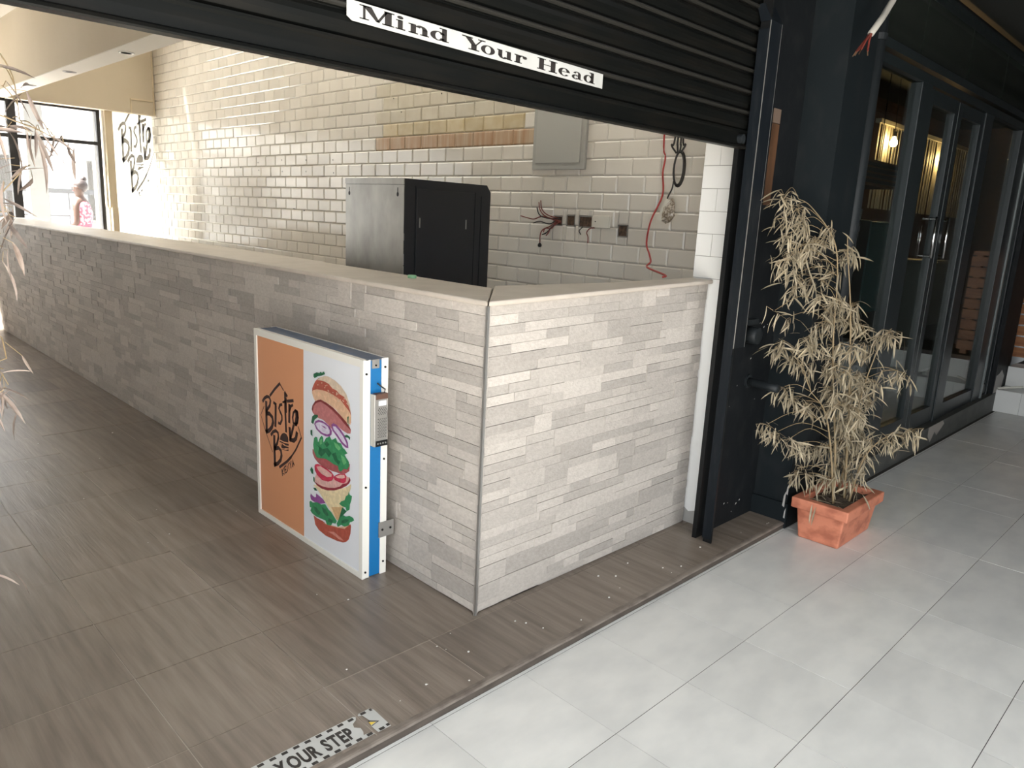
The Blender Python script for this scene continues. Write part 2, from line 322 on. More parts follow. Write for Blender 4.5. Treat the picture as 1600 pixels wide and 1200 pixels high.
# ------------------------------------------------------------------ flat print artwork, in metres on the sign face
BURGER=[('bun_red', 1, [(0.5178, 0.7159), (0.5192, 0.7315), (0.5273, 0.7448), (0.5429, 0.7654), (0.5614, 0.7808), (0.5896, 0.7944), (0.624, 0.8051), (0.6507, 0.8074), (0.7023, 0.7998), (0.746, 0.7853), (0.7819, 0.7602), (0.8102, 0.7228), (0.8194, 0.681), (0.8199, 0.6482), (0.8107, 0.6496), (0.7525, 0.7092), (0.6834, 0.7305), (0.5977, 0.7337), (0.5394, 0.7264)]), ('sesame', 2, [(0.5575, 0.775), (0.5896, 0.7944), (0.624, 0.8051), (0.6507, 0.8074), (0.7023, 0.7998), (0.746, 0.7853), (0.7851, 0.7609), (0.8102, 0.7228), (0.8194, 0.681), (0.8142, 0.6944), (0.792, 0.7295), (0.7681, 0.746), (0.7367, 0.75), (0.7119, 0.7611), (0.6797, 0.7632), (0.6546, 0.7764), (0.6219, 0.7806), (0.5951, 0.7805)]), ('bun_cut', 3, [(0.5164, 0.7155), (0.529, 0.726), (0.5572, 0.735), (0.5983, 0.7403), (0.645, 0.7413), (0.6841, 0.7381), (0.7224, 0.7319), (0.7535, 0.7224), (0.7838, 0.7055), (0.8078, 0.6929), (0.8203, 0.6776), (0.8206, 0.6575), (0.8149, 0.6396), (0.7851, 0.6432), (0.7485, 0.6601), (0.7051, 0.6795), (0.6603, 0.6895), (0.6211, 0.6955), (0.5943, 0.6958), (0.5598, 0.6882), (0.5421, 0.6811), (0.5264, 0.6966)]), ('patty', 4, [(0.519, 0.6545), (0.5419, 0.6791), (0.5669, 0.6914), (0.5944, 0.6969), (0.6342, 0.6928), (0.6859, 0.6824), (0.736, 0.6645), (0.779, 0.6454), (0.8092, 0.6308), (0.8194, 0.6187), (0.8164, 0.6032), (0.7941, 0.5982), (0.7565, 0.6027), (0.7189, 0.6118), (0.68, 0.6134), (0.6841, 0.5843), (0.6525, 0.599), (0.6071, 0.6124), (0.553, 0.6126), (0.5232, 0.6247), (0.5141, 0.6379)]), ('patty_dark', 5, [(0.5162, 0.6384), (0.5229, 0.6593), (0.5456, 0.6819), (0.5877, 0.6973), (0.6342, 0.6936), (0.6859, 0.6832), (0.7361, 0.6653), (0.7853, 0.6451), (0.8194, 0.6187), (0.8083, 0.6196), (0.7718, 0.6344), (0.7287, 0.6535), (0.6784, 0.6712), (0.6299, 0.6824), (0.5869, 0.6876), (0.5517, 0.6737), (0.5308, 0.6554), (0.5239, 0.6325)]), ('onion', 6, [(0.5347, 0.5773), (0.5443, 0.592), (0.5693, 0.6043), (0.5999, 0.6068), (0.6331, 0.6036), (0.6621, 0.5957), (0.6761, 0.5823), (0.6746, 0.5649), (0.655, 0.5503), (0.628, 0.5453), (0.5879, 0.5464), (0.5515, 0.5583)]), ('onion_white', 7, [(0.5452, 0.5791), (0.5563, 0.5884), (0.5788, 0.5966), (0.6126, 0.5985), (0.6453, 0.5915), (0.6607, 0.5783), (0.6575, 0.5643), (0.639, 0.5565), (0.6021, 0.5546), (0.5656, 0.5626)]), ('onion', 8, [(0.5913, 0.5856), (0.6183, 0.5866), (0.6377, 0.5801), (0.6143, 0.5799)]), ('onion', 6, [(0.6715, 0.6056), (0.6869, 0.617), (0.7127, 0.6159), (0.7438, 0.6032), (0.7741, 0.5849), (0.7974, 0.5614), (0.8019, 0.5385), (0.7828, 0.5352), (0.7517, 0.5437), (0.7151, 0.5659), (0.6808, 0.5834)]), ('onion_white', 7, [(0.6844, 0.6032), (0.7055, 0.6066), (0.7367, 0.5939), (0.767, 0.5757), (0.7875, 0.555), (0.7898, 0.5445), (0.7589, 0.5531), (0.7223, 0.5753), (0.6911, 0.5898)]), ('meat', 9, [(0.52, 0.4609), (0.5203, 0.4415), (0.5361, 0.4243), (0.5624, 0.4122), (0.6024, 0.4041), (0.669, 0.405), (0.7281, 0.4106), (0.7802, 0.4234), (0.81, 0.4424), (0.8143, 0.4733), (0.7715, 0.4725), (0.6412, 0.4667)]), ('lettuce', 10, [(0.5261, 0.482), (0.5339, 0.5151), (0.5485, 0.5247), (0.5601, 0.5238), (0.567, 0.5025), (0.583, 0.5298), (0.5975, 0.5412), (0.6084, 0.5344), (0.612, 0.5143), (0.6308, 0.5384), (0.6619, 0.554), (0.6772, 0.541), (0.708, 0.5584), (0.7209, 0.5431), (0.7486, 0.5448), (0.7601, 0.5291), (0.7757, 0.5259), (0.7969, 0.5149), (0.7739, 0.503), (0.7888, 0.4922), (0.7979, 0.4873), (0.8067, 0.4805), (0.8099, 0.4647), (0.7946, 0.4454), (0.7689, 0.4411), (0.7484, 0.4228), (0.7322, 0.422), (0.7241, 0.4404), (0.6915, 0.4388), (0.6591, 0.443), (0.6261, 0.4453), (0.5711, 0.434), (0.5507, 0.4342), (0.5321, 0.4563)]), ('green_dark', 11, [(0.549, 0.4919), (0.5755, 0.4835), (0.5661, 0.4539), (0.5925, 0.4457), (0.6286, 0.4748), (0.6538, 0.4587), (0.6756, 0.4837), (0.6439, 0.498), (0.6025, 0.4831)]), ('green_dark', 11, [(0.6753, 0.4799), (0.7093, 0.4967), (0.72, 0.4694), (0.7454, 0.4652), (0.731, 0.4461), (0.6995, 0.4562)]), ('green_dark', 11, [(0.6183, 0.5103), (0.6398, 0.5274), (0.6587, 0.5172), (0.6374, 0.5001)]), ('green_light', 12, [(0.6932, 0.5376), (0.7254, 0.5349), (0.75, 0.5227), (0.7298, 0.5097), (0.7046, 0.518)]), ('green_light', 12, [(0.7479, 0.4959), (0.773, 0.4916), (0.7905, 0.4741), (0.7702, 0.4572), (0.7555, 0.4718)]), ('green_light', 12, [(0.5783, 0.5151), (0.5998, 0.5284), (0.6011, 0.5057), (0.5835, 0.4972)]), ('cheese', 3, [(0.5211, 0.2967), (0.553, 0.3062), (0.5935, 0.3027), (0.641, 0.3085), (0.6951, 0.3249), (0.7487, 0.3475), (0.795, 0.3708), (0.8216, 0.3899), (0.8217, 0.3751), (0.7828, 0.2957), (0.725, 0.1974), (0.7106, 0.1966), (0.6223, 0.2455), (0.5579, 0.2842)]), ('cheese_dark', 4, [(0.6684, 0.2407), (0.7551, 0.2681), (0.725, 0.1974), (0.7106, 0.1966)]), ('meat_pale', 5, [(0.5471, 0.3552), (0.5361, 0.3325), (0.5261, 0.3139), (0.553, 0.3062), (0.5935, 0.3027), (0.6411, 0.3093), (0.6952, 0.3257), (0.7488, 0.3494), (0.7888, 0.3727), (0.8161, 0.3995), (0.8123, 0.4151), (0.7857, 0.413), (0.7394, 0.392), (0.6458, 0.3646), (0.5639, 0.3523)]), ('rim', 6, [(0.5297, 0.3149), (0.5435, 0.3151), (0.5672, 0.3124), (0.6012, 0.3136), (0.642, 0.3204), (0.696, 0.3354), (0.7363, 0.3532), (0.7569, 0.3707), (0.7897, 0.3842), (0.8035, 0.3995), (0.8099, 0.4163), (0.8184, 0.4058), (0.8091, 0.39), (0.7888, 0.3727), (0.7488, 0.3487), (0.695, 0.3237), (0.6409, 0.3073), (0.5934, 0.3007), (0.5528, 0.3042)]), ('tomato', 12, [(0.536, 0.3853), (0.5418, 0.3967), (0.5618, 0.405), (0.589, 0.4061), (0.6359, 0.4047), (0.672, 0.4009), (0.6908, 0.3911), (0.6918, 0.38), (0.6787, 0.3635), (0.6478, 0.349), (0.5969, 0.3418), (0.5572, 0.3535), (0.5393, 0.3686)]), ('meat_pale', 13, [(0.5536, 0.3903), (0.5852, 0.4012), (0.6419, 0.3972), (0.6777, 0.3911), (0.6748, 0.3799), (0.6394, 0.3673), (0.5959, 0.3686), (0.5662, 0.3783)]), ('tomato', 12, [(0.6902, 0.3833), (0.7142, 0.399), (0.7411, 0.4121), (0.777, 0.4224), (0.7896, 0.4141), (0.7852, 0.3904), (0.767, 0.3767), (0.7346, 0.3724), (0.699, 0.3718)]), ('meat_pale', 13, [(0.7036, 0.3879), (0.7407, 0.4074), (0.7733, 0.4161), (0.7801, 0.4057), (0.759, 0.3958), (0.723, 0.3872)]), ('onion', 5, [(0.4948, 0.2374), (0.5009, 0.2503), (0.5129, 0.2449), (0.5301, 0.2423), (0.5442, 0.2467), (0.5445, 0.2644), (0.5661, 0.2612), (0.6029, 0.255), (0.6221, 0.2435), (0.5731, 0.2242), (0.5246, 0.2197), (0.5005, 0.2225)]), ('bun_red', 6, [(0.5222, 0.1548), (0.5461, 0.1507), (0.6008, 0.1528), (0.6341, 0.1482), (0.7077, 0.161), (0.7734, 0.1772), (0.8172, 0.2126), (0.8224, 0.2068), (0.8185, 0.1715), (0.8054, 0.1406), (0.785, 0.1222), (0.7618, 0.1111), (0.7159, 0.1014), (0.6227, 0.0928), (0.5656, 0.0998), (0.5361, 0.1157)]), ('bun_cut', 7, [(0.6001, 0.1448), (0.6341, 0.1482), (0.7077, 0.161), (0.7734, 0.1772), (0.8172, 0.2126), (0.7743, 0.1889), (0.7212, 0.1674), (0.6344, 0.1522)]), ('bun_light', 7, [(0.6382, 0.1184), (0.6925, 0.1347), (0.7438, 0.1271), (0.769, 0.1205), (0.7299, 0.1147), (0.6782, 0.1202)]), ('lettuce', 8, [(0.4886, 0.2076), (0.4977, 0.2152), (0.517, 0.2126), (0.5527, 0.2257), (0.5868, 0.2258), (0.6217, 0.2383), (0.647, 0.2223), (0.6698, 0.218), (0.6854, 0.2076), (0.7135, 0.1917), (0.7058, 0.1777), (0.6791, 0.1708), (0.6679, 0.1555), (0.6341, 0.1482), (0.622, 0.1637), (0.5879, 0.1604), (0.5466, 0.1568), (0.5122, 0.1595), (0.4955, 0.1681), (0.504, 0.1847), (0.49, 0.1842)]), ('green_dark', 9, [(0.5227, 0.1985), (0.5504, 0.1994), (0.5834, 0.1864), (0.5683, 0.1697), (0.5347, 0.1786)]), ('green_dark', 9, [(0.5928, 0.2168), (0.6264, 0.2157), (0.6515, 0.1966), (0.6306, 0.186), (0.6047, 0.1971)]), ('green_dark', 9, [(0.6505, 0.1846), (0.6834, 0.1838), (0.6757, 0.1697), (0.6423, 0.1664)]), ('lettuce', 8, [(0.7125, 0.1799), (0.7236, 0.197), (0.7449, 0.2211), (0.7653, 0.2353), (0.7844, 0.2358), (0.8106, 0.2481), (0.8386, 0.2478), (0.846, 0.239), (0.8277, 0.2266), (0.8148, 0.2212), (0.8071, 0.2036), (0.7742, 0.187), (0.7486, 0.1861), (0.7212, 0.1674)]), ('green_dark', 9, [(0.7501, 0.2057), (0.7835, 0.2242), (0.8091, 0.2287), (0.7819, 0.2047), (0.7492, 0.1939)]), ('green_dark', 4, [(0.7551, 0.2681), (0.7895, 0.2601), (0.7586, 0.2312), (0.73, 0.1952), (0.7236, 0.197)]), ('lettuce', 9, [(0.7333, 0.2764), (0.7507, 0.2933), (0.7739, 0.3043), (0.7852, 0.3266), (0.8018, 0.3373), (0.8062, 0.3536), (0.8127, 0.3406), (0.8302, 0.3404), (0.8255, 0.3203), (0.8144, 0.2981), (0.8114, 0.2746), (0.7896, 0.262), (0.7812, 0.2764), (0.7554, 0.272)]), ('green_dark', 13, [(0.5346, 0.7866), (0.5357, 0.7982), (0.5605, 0.8091), (0.5843, 0.8103), (0.5903, 0.8172), (0.6049, 0.8146), (0.6191, 0.8243), (0.6281, 0.8138), (0.597, 0.8016), (0.5693, 0.7939), (0.5444, 0.781)]), ('green_dark', 13, [(0.5218, 0.6088), (0.5401, 0.621), (0.5678, 0.6258), (0.5683, 0.6163), (0.5414, 0.5982), (0.5291, 0.5758), (0.5122, 0.5794)]), ('green_dark', 13, [(0.5053, 0.5427), (0.5197, 0.5483), (0.5195, 0.5308), (0.5241, 0.5203), (0.507, 0.5237)]), ('green_dark', 13, [(0.7741, 0.5849), (0.7937, 0.5937), (0.8171, 0.5887), (0.8142, 0.575), (0.8023, 0.583), (0.78, 0.579)]), ('green_dark', 13, [(0.7965, 0.6681), (0.8064, 0.6742), (0.8024, 0.6402), (0.8158, 0.6362), (0.8002, 0.6359)]), ('green_dark', 13, [(0.4991, 0.3611), (0.5111, 0.3782), (0.5241, 0.3682), (0.5256, 0.3471), (0.5098, 0.3484)]), ('green_dark', 13, [(0.5247, 0.337), (0.5363, 0.3345), (0.5364, 0.313), (0.5263, 0.3159)]), ('green_dark', 13, [(0.5235, 0.2848), (0.5447, 0.29), (0.5575, 0.2801), (0.5365, 0.2757)]), ('sesame', 3, [(0.6167, 0.7548), (0.623, 0.758), (0.6268, 0.7555), (0.6205, 0.7518)]), ('sesame', 5, [(0.6475, 0.7463), (0.6537, 0.7495), (0.6574, 0.747), (0.6512, 0.7433)]), ('sesame', 3, [(0.708, 0.7511), (0.7141, 0.7543), (0.7178, 0.7518), (0.7117, 0.7482)]), ('sesame', 5, [(0.5624, 0.7564), (0.5688, 0.7597), (0.5726, 0.7571), (0.5662, 0.7534)]), ('sesame', 3, [(0.6227, 0.7638), (0.6289, 0.7671), (0.6327, 0.7645), (0.6264, 0.7609)]), ('sesame', 5, [(0.7903, 0.7204), (0.7962, 0.7236), (0.7997, 0.7211), (0.7938, 0.7175)]), ('sesame', 3, [(0.7547, 0.7277), (0.7607, 0.7309), (0.7643, 0.7285), (0.7583, 0.7249)]), ('sesame', 5, [(0.7108, 0.7477), (0.7169, 0.7509), (0.7206, 0.7484), (0.7145, 0.7448)]), ('sesame', 3, [(0.708, 0.7248), (0.714, 0.7281), (0.7177, 0.7255), (0.7116, 0.7219)]), ('sesame', 5, [(0.6827, 0.7343), (0.6888, 0.7375), (0.6925, 0.735), (0.6863, 0.7314)]), ('sesame', 3, [(0.7184, 0.7489), (0.7245, 0.7521), (0.7281, 0.7496), (0.7221, 0.746)]), ('sesame', 5, [(0.7367, 0.7278), (0.7428, 0.731), (0.7464, 0.7285), (0.7403, 0.7249)]), ('sesame', 3, [(0.6331, 0.7683), (0.6393, 0.7716), (0.6431, 0.769), (0.6368, 0.7654)]), ('sesame', 5, [(0.7612, 0.7265), (0.7672, 0.7297), (0.7708, 0.7272), (0.7648, 0.7236)]), ('sesame', 3, [(0.7271, 0.7204), (0.7331, 0.7237), (0.7367, 0.7212), (0.7307, 0.7176)]), ('sesame', 5, [(0.7259, 0.7193), (0.7319, 0.7225), (0.7355, 0.7201), (0.7295, 0.7164)]), ('sesame', 3, [(0.6528, 0.7386), (0.659, 0.7419), (0.6627, 0.7393), (0.6565, 0.7357)]), ('sesame', 5, [(0.664, 0.7318), (0.6701, 0.7351), (0.6738, 0.7326), (0.6676, 0.7289)]), ('sesame', 3, [(0.7652, 0.7378), (0.7711, 0.741), (0.7747, 0.7385), (0.7688, 0.7349)]), ('sesame', 5, [(0.5935, 0.7706), (0.5999, 0.7739), (0.6037, 0.7713), (0.5973, 0.7676)]), ('sesame', 3, [(0.7837, 0.7229), (0.7896, 0.7261), (0.7931, 0.7236), (0.7872, 0.72)]), ('sesame', 5, [(0.7076, 0.7435), (0.7137, 0.7467), (0.7173, 0.7442), (0.7112, 0.7406)]), ('sesame', 3, [(0.68, 0.7466), (0.6861, 0.7498), (0.6898, 0.7473), (0.6836, 0.7437)]), ('sesame', 5, [(0.6431, 0.7478), (0.6493, 0.7511), (0.6531, 0.7485), (0.6468, 0.7449)]), ('sesame', 3, [(0.6963, 0.7261), (0.7024, 0.7293), (0.706, 0.7268), (0.6999, 0.7232)]), ('sesame', 5, [(0.7185, 0.7206), (0.7246, 0.7238), (0.7282, 0.7213), (0.7222, 0.7177)])]
LOGO=[(0.0181, [(0.0977, 0.5812), (0.0966, 0.539), (0.0958, 0.4827), (0.0962, 0.4368)]), (0.014, [(0.0633, 0.5789), (0.0815, 0.5971), (0.1053, 0.6099), (0.1278, 0.6122), (0.1404, 0.598), (0.1324, 0.573), (0.0975, 0.5382)]), (0.0181, [(0.0962, 0.5272), (0.1279, 0.5315), (0.1549, 0.5204), (0.1614, 0.4988), (0.1498, 0.4727), (0.1235, 0.4498), (0.0924, 0.4349)]), (0.0165, [(0.1901, 0.5804), (0.1873, 0.5375), (0.1827, 0.4856)]), (0.0124, [(0.1716, 0.5945), (0.1938, 0.5905)]), (0.0124, [(0.2482, 0.6022), (0.2305, 0.5958), (0.22, 0.5774), (0.2315, 0.5641), (0.2471, 0.5496), (0.2475, 0.5292), (0.2298, 0.5065), (0.2144, 0.5073)]), (0.0148, [(0.2807, 0.6549), (0.2801, 0.5825), (0.2821, 0.5195), (0.2844, 0.4837)]), (0.0132, [(0.2783, 0.6643), (0.2972, 0.6519)]), (0.0082, [(0.258, 0.6145), (0.2914, 0.628)]), (0.0124, [(0.3016, 0.629), (0.3527, 0.6421)]), (0.0082, [(0.29, 0.639), (0.2895, 0.5756)]), (0.0165, [(0.3184, 0.614), (0.3168, 0.5732), (0.3147, 0.5357)]), (0.0115, [(0.3182, 0.587), (0.3333, 0.613), (0.3481, 0.6209)]), (0.0115, [(0.3733, 0.6023), (0.3537, 0.5865), (0.3464, 0.5623), (0.3509, 0.541), (0.3683, 0.5341), (0.3884, 0.548), (0.395, 0.5742), (0.3908, 0.5976), (0.3733, 0.6023)]), (0.0214, [(0.381, 0.5975), (0.3833, 0.5713), (0.3738, 0.54)]), (0.0181, [(0.17, 0.4323), (0.169, 0.3893), (0.1701, 0.3337), (0.1709, 0.2918)]), (0.014, [(0.1401, 0.4321), (0.1589, 0.4509), (0.1864, 0.4634), (0.2074, 0.4572), (0.2105, 0.4372), (0.1978, 0.4062), (0.1711, 0.3759)]), (0.0165, [(0.1723, 0.3716), (0.2086, 0.3859), (0.2319, 0.3783), (0.2374, 0.3568), (0.227, 0.3308), (0.2004, 0.3071), (0.1654, 0.2894)]), (0.0181, [(0.3176, 0.5057), (0.3215, 0.4614), (0.3324, 0.4543), (0.3525, 0.4569), (0.3729, 0.4725), (0.3821, 0.4995)]), (0.0148, [(0.3537, 0.5273), (0.3357, 0.4877), (0.3169, 0.4489)]), (0.0115, [(0.1377, 0.6218), (0.184, 0.6616), (0.2325, 0.6972)]), (0.0066, [(0.2325, 0.6972), (0.2665, 0.672)]), (0.0049, [(0.0741, 0.5547), (0.0389, 0.5064), (0.0859, 0.4332), (0.1499, 0.3506)]), (0.0058, [(0.395, 0.5318), (0.4214, 0.4874)]), (0.0082, [(0.4214, 0.4874), (0.37, 0.4178), (0.3259, 0.3719)]), (0.0115, [(0.3259, 0.3719), (0.2894, 0.3412), (0.2162, 0.293)]), (0.0074, [(0.2428, 0.2588), (0.2369, 0.2867)]), (0.0074, [(0.2521, 0.2979), (0.2402, 0.2714), (0.2591, 0.271)]), (0.0074, [(0.2765, 0.3158), (0.2615, 0.3048), (0.2673, 0.277), (0.2824, 0.2882)]), (0.0074, [(0.2644, 0.2909), (0.276, 0.2995)]), (0.0074, [(0.2916, 0.2951), (0.2858, 0.3227), (0.3065, 0.3061), (0.3007, 0.3337)]), (0.0074, [(0.3099, 0.3404), (0.3203, 0.3322), (0.3249, 0.3515)]), (0.0074, [(0.3203, 0.3322), (0.3232, 0.3185)]), (0.0074, [(0.3396, 0.3307), (0.3413, 0.3635), (0.3545, 0.3417)]), (0.0074, [(0.3403, 0.3423), (0.3498, 0.3493)])]
ICON=[[(0.2235, 0.4291), (0.2307, 0.4494), (0.2468, 0.464), (0.2646, 0.4718), (0.2856, 0.4713), (0.3014, 0.4608), (0.3038, 0.435), (0.2645, 0.4293)], [(0.2212, 0.4239), (0.2639, 0.4236), (0.3066, 0.4294), (0.3057, 0.4201), (0.2799, 0.415), (0.2633, 0.418), (0.2222, 0.4172)], [(0.2282, 0.4087), (0.2429, 0.402), (0.2391, 0.4148), (0.2668, 0.4106), (0.3051, 0.414), (0.3043, 0.407), (0.2787, 0.4024), (0.261, 0.3953), (0.2393, 0.3918)], [(0.2432, 0.3883), (0.2777, 0.393), (0.304, 0.4032), (0.303, 0.3939), (0.2775, 0.3906), (0.2473, 0.3861)]]
CLUSTERS=[(1.478, -0.304, 1.62, 10), (1.599, -0.306, 1.581, 10), (1.497, -0.316, 1.53, 9), (1.611, -0.331, 1.514, 8), (1.532, -0.321, 1.455, 8), (1.726, -0.307, 1.419, 10), (1.782, -0.344, 1.442, 8), (1.836, -0.38, 1.493, 12), (2.029, -0.399, 1.396, 14), (1.582, -0.332, 1.382, 8), (1.78, -0.312, 1.359, 10), (1.513, -0.325, 1.341, 12), (1.9, -0.335, 1.339, 8), (1.682, -0.324, 1.28, 10), (1.884, -0.307, 1.25, 12), (1.906, -0.386, 1.294, 9), (1.617, -0.337, 1.224, 8), (1.665, -0.447, 1.195, 10), (1.904, -0.443, 1.164, 16), (2.06, -0.447, 1.138, 12), (1.936, -0.393, 1.113, 12), (2.039, -0.428, 1.067, 14), (2.081, -0.495, 1.034, 14), (1.914, -0.386, 1.053, 9), (2.077, -0.634, 1.023, 18), (2.081, -0.578, 0.989, 6), (1.636, -0.428, 0.995, 12), (1.583, -0.333, 0.967, 10), (1.747, -0.318, 0.875, 10), (1.561, -0.325, 0.937, 6), (1.646, -0.447, 0.958, 9), (1.944, -0.438, 0.931, 12), (1.964, -0.507, 0.94, 12), (2.137, -0.521, 0.927, 10), (1.815, -0.357, 0.833, 8), (1.931, -0.44, 0.845, 16), (1.933, -0.513, 0.816, 18), (2.06, -0.539, 0.791, 16), (2.021, -0.607, 0.782, 12), (2.101, -0.686, 0.829, 9), (2.208, -0.699, 0.803, 5), (1.923, -0.46, 0.727, 18), (2.025, -0.517, 0.708, 20), (2.141, -0.556, 0.678, 16), (1.908, -0.514, 0.659, 20), (1.953, -0.587, 0.636, 20), (1.672, -0.331, 0.733, 9), (1.834, -0.313, 0.659, 9), (1.825, -0.378, 0.651, 8), (1.912, -0.4, 0.617, 8), (1.558, -0.328, 0.564, 9), (1.67, -0.329, 0.507, 9), (1.615, -0.421, 0.507, 8), (1.858, -0.384, 0.431, 8), (2.026, -0.383, 0.382, 7), (2.027, -0.447, 0.405, 10), (1.992, -0.522, 0.549, 20), (2.144, -0.547, 0.519, 18), (2.058, -0.541, 0.458, 18), (2.06, -0.477, 0.441, 14), (2.047, -0.636, 0.484, 12), (2.07, -0.7, 0.512, 9), (2.156, -0.73, 0.515, 8), (2.124, -0.79, 0.558, 12), (2.054, -0.615, 0.393, 12), (2.119, -0.509, 0.334, 14), (1.957, -0.502, 0.338, 9), (1.797, -0.396, 0.307, 10), (1.836, -0.437, 0.287, 8), (1.913, -0.497, 0.277, 10), (2.097, -0.538, 0.26, 10), (2.047, -0.612, 0.326, 8), (2.022, -0.602, 0.243, 6), (1.453, -0.339, 1.114, 3), (1.69, -0.308, 1.072, 4), (1.812, -0.399, 1.046, 4)]
CLUSTERS2=[(-1.38, -0.031, 1.709, 3), (-1.376, -0.004, 1.675, 3), (-1.353, 0.116, 1.628, 4), (-1.352, -0.013, 1.609, 3), (-1.328, -0.044, 1.611, 4), (-1.274, 0.055, 1.618, 4), (-1.3, 0.001, 1.602, 2), (-1.228, 0.17, 1.587, 3), (-1.365, -0.017, 1.614, 2), (-1.341, 0.077, 1.544, 3), (-1.309, 0.131, 1.527, 3), (-1.377, 0.055, 1.485, 4), (-1.359, 0.193, 1.442, 6), (-1.374, 0.071, 1.424, 3), (-1.4, 0.019, 1.379, 3), (-1.39, 0.058, 1.349, 3), (-1.426, -0.026, 1.168, 3), (-1.411, 0.065, 1.08, 5), (-1.412, 0.023, 1.052, 3), (-1.401, 0.177, 1.003, 5), (-1.439, 0.17, 0.58, 2)]
# ------------------------------------------------------------------ floors
H_STEP = 0.035
fl = struct('floor', MB().box(-3.4, 1.90, -.322, 8.5, -.20, -.0016), M_brown_grout, 'raised floor of brown wood-grain tiles along the counter')
PB = 0.425
ys = [-.322] + [-.02 + .42 * k for k in range(0, 21)] + [8.5]
xs = [-3.4] + [-.235 + PB * k for k in range(-7, 5)] + [1.895]
for i in range(len(xs) - 1):
    for j in range(len(ys) - 1):
        if xs[i] > .1 and ys[j] > .1: continue
        if xs[i] > 1.4 and ys[j] > -.1: continue
        dz = R.uniform(-.0008, .0008)
        piece('tile', M_brown, fl, xs[i] + .0016, xs[i + 1] - .0016, ys[j] + .0016, ys[j + 1] - .0016, -.012, dz)
# worn rounded edge of the step, in the lengths between chips
e = MB()
prof = [(-.337, -.011), (-.340, -.008), (-.337, -.002), (-.331, .0005), (-.316, .001), (-.316, -.011)]
xcur = -3.4
while xcur < 1.86:
    xn = min(xcur + R.uniform(.25, .6), 1.87); d = R.uniform(-.002, .002)
    e.prism([(xcur, y + d, z) for y, z in prof], (xn - xcur, 0, 0)); xcur = xn
e2 = MB().prism([(-3.4, -.333, -.036), (-3.4, -.333, -.010), (-3.4, -.30, -.010), (-3.4, -.30, -.036)], (5.27, 0, 0))
ed = obj('trim_1', e, M_step_edge); tag(ed, 'chipped brown edge strip of the step down to the white tiles', 'trim', kind='structure')
obj('riser', e2, M_riser, ed)

fw = struct('floor', MB().box(-3.4, 9.5, -4.6, -.334, -.25, -H_STEP - .0012).box(1.88, 9.5, -.334, -.1, -.25, -H_STEP - .0012), M_wgrout, 'lower walkway floor of off-white square tiles')
TP = .396
tx = [-.085 + TP * k for k in range(-8, 25)]
ty = [-.341] + [-.347 - TP * k for k in range(0, 11)]
for i in range(len(tx) - 1):
    for j in range(len(ty) - 1):
        g, gx = .0012, .0007
        piece('tile', M_wtile, fw, tx[i] + gx, tx[i + 1] - gx, ty[j + 1] + g, ty[j] - g, -H_STEP - .012, -H_STEP + R.uniform(-.0005, .0005)) if j else \
            piece('tile', M_wtile, fw, tx[i] + gx, tx[i + 1] - gx, -.3455, -.334, -H_STEP - .012, -H_STEP)

# ------------------------------------------------------------------ counter with split-face stone cladding
SL = 0.028                                   # the short side rises a little towards the pier
ctr = thing('service_counter', 'L-shaped bar counter clad in pale split-face stone strips', 'counter', (0.7, 2.5, 0))
core = MB()
core.box(.012, .36, .012, 8.33, 0, 1.172)
core.prism([(.012, .012, 0), (1.44, .012, 0), (1.44, .012, 1.172 + SL * 1.44), (.012, .012, 1.172)], (0, .22, 0))
obj('counter_core', core, M_clad_bed, ctr)
ROW = 1.181 / 32
def clad_layout(length, seed):
    """rows of strips; some strips are two rows tall. returns (a0, a1, row, rows, depth)"""
    r = random.Random(seed); occ = {}; out = []
    step = .01; n = int(length / step)
    grid = [[False] * n for _ in range(32)]
    for row in range(32):
        i = 0
        while i < n:
            if grid[row][i]: i += 1; continue
            ln = int(r.choice((.10, .13, .16, .2, .24, .28, .32)) / step)
            j = i
            while j < n and not grid[row][j] and j - i < ln: j += 1
            if n - j < 5 and n > j and not any(grid[row][j:n]): j = n
            h = 1
            if row < 31 and r.random() < .17 and j - i >= 9 and not any(grid[row + 1][i:j]): h = 2
            for q in range(h):
                for t in range(i, j): grid[row + q][t] = True
            out.append((i * step, min(j * step, length) if j < n else length, row, h, r.choice((.0035, .0045, .0055, .0065, .008)) + r.uniform(-.0008, .0008)))
            i = j
    return out
def clad_face(name, length, seed, to_box, size_key):
    face = bpy.data.objects.new(name, None); COL.objects.link(face); adopt(face, ctr)
    L = clad_layout(length, seed); L.sort(key=size_key)
    rest = MB()
    for k, (a0, a1, row, h, d) in enumerate(L):
        z0, z1 = row * ROW + .0006 + (.005 if row == 0 else 0), (row + h) * ROW - .0006
        b = to_box(a0 + .0005, a1 - .0005, z0, z1, d)
        if k < 295:
            o = piece('stone_strip', M_clad, face, *b)
            if name == 'short_side': o.rotation_euler = (0, -SL * (z0 + z1) / 2 / 1.181, 0)      # courses follow the slightly rising top
        else: rest.box(*b)
    if rest.v:
        o = obj('stone_strips', rest, M_clad, face); o['kind'] = 'stuff'
    return face
clad_face('long_side', 8.33, 5, lambda a0, a1, z0, z1, d: (.014 - d, .014, a0, a1, z0, z1), lambda t: t[0] * 1.0 - (t[1] - t[0]) * 2)
def short_box(a0, a1, z0, z1, d):
    k = 1 + SL * (a0 + a1) / 2 / 1.181
    return (a0, a1, .014 - d, .014, z0 * k, z1 * k)
clad_face('short_side', 1.44, 8, short_box, lambda t: t[0])
# dark metal corner bead
obj('corner_bead', MB().box(-.004, .006, -.004, .006, 0, 1.178), M_steel_dull, ctr)

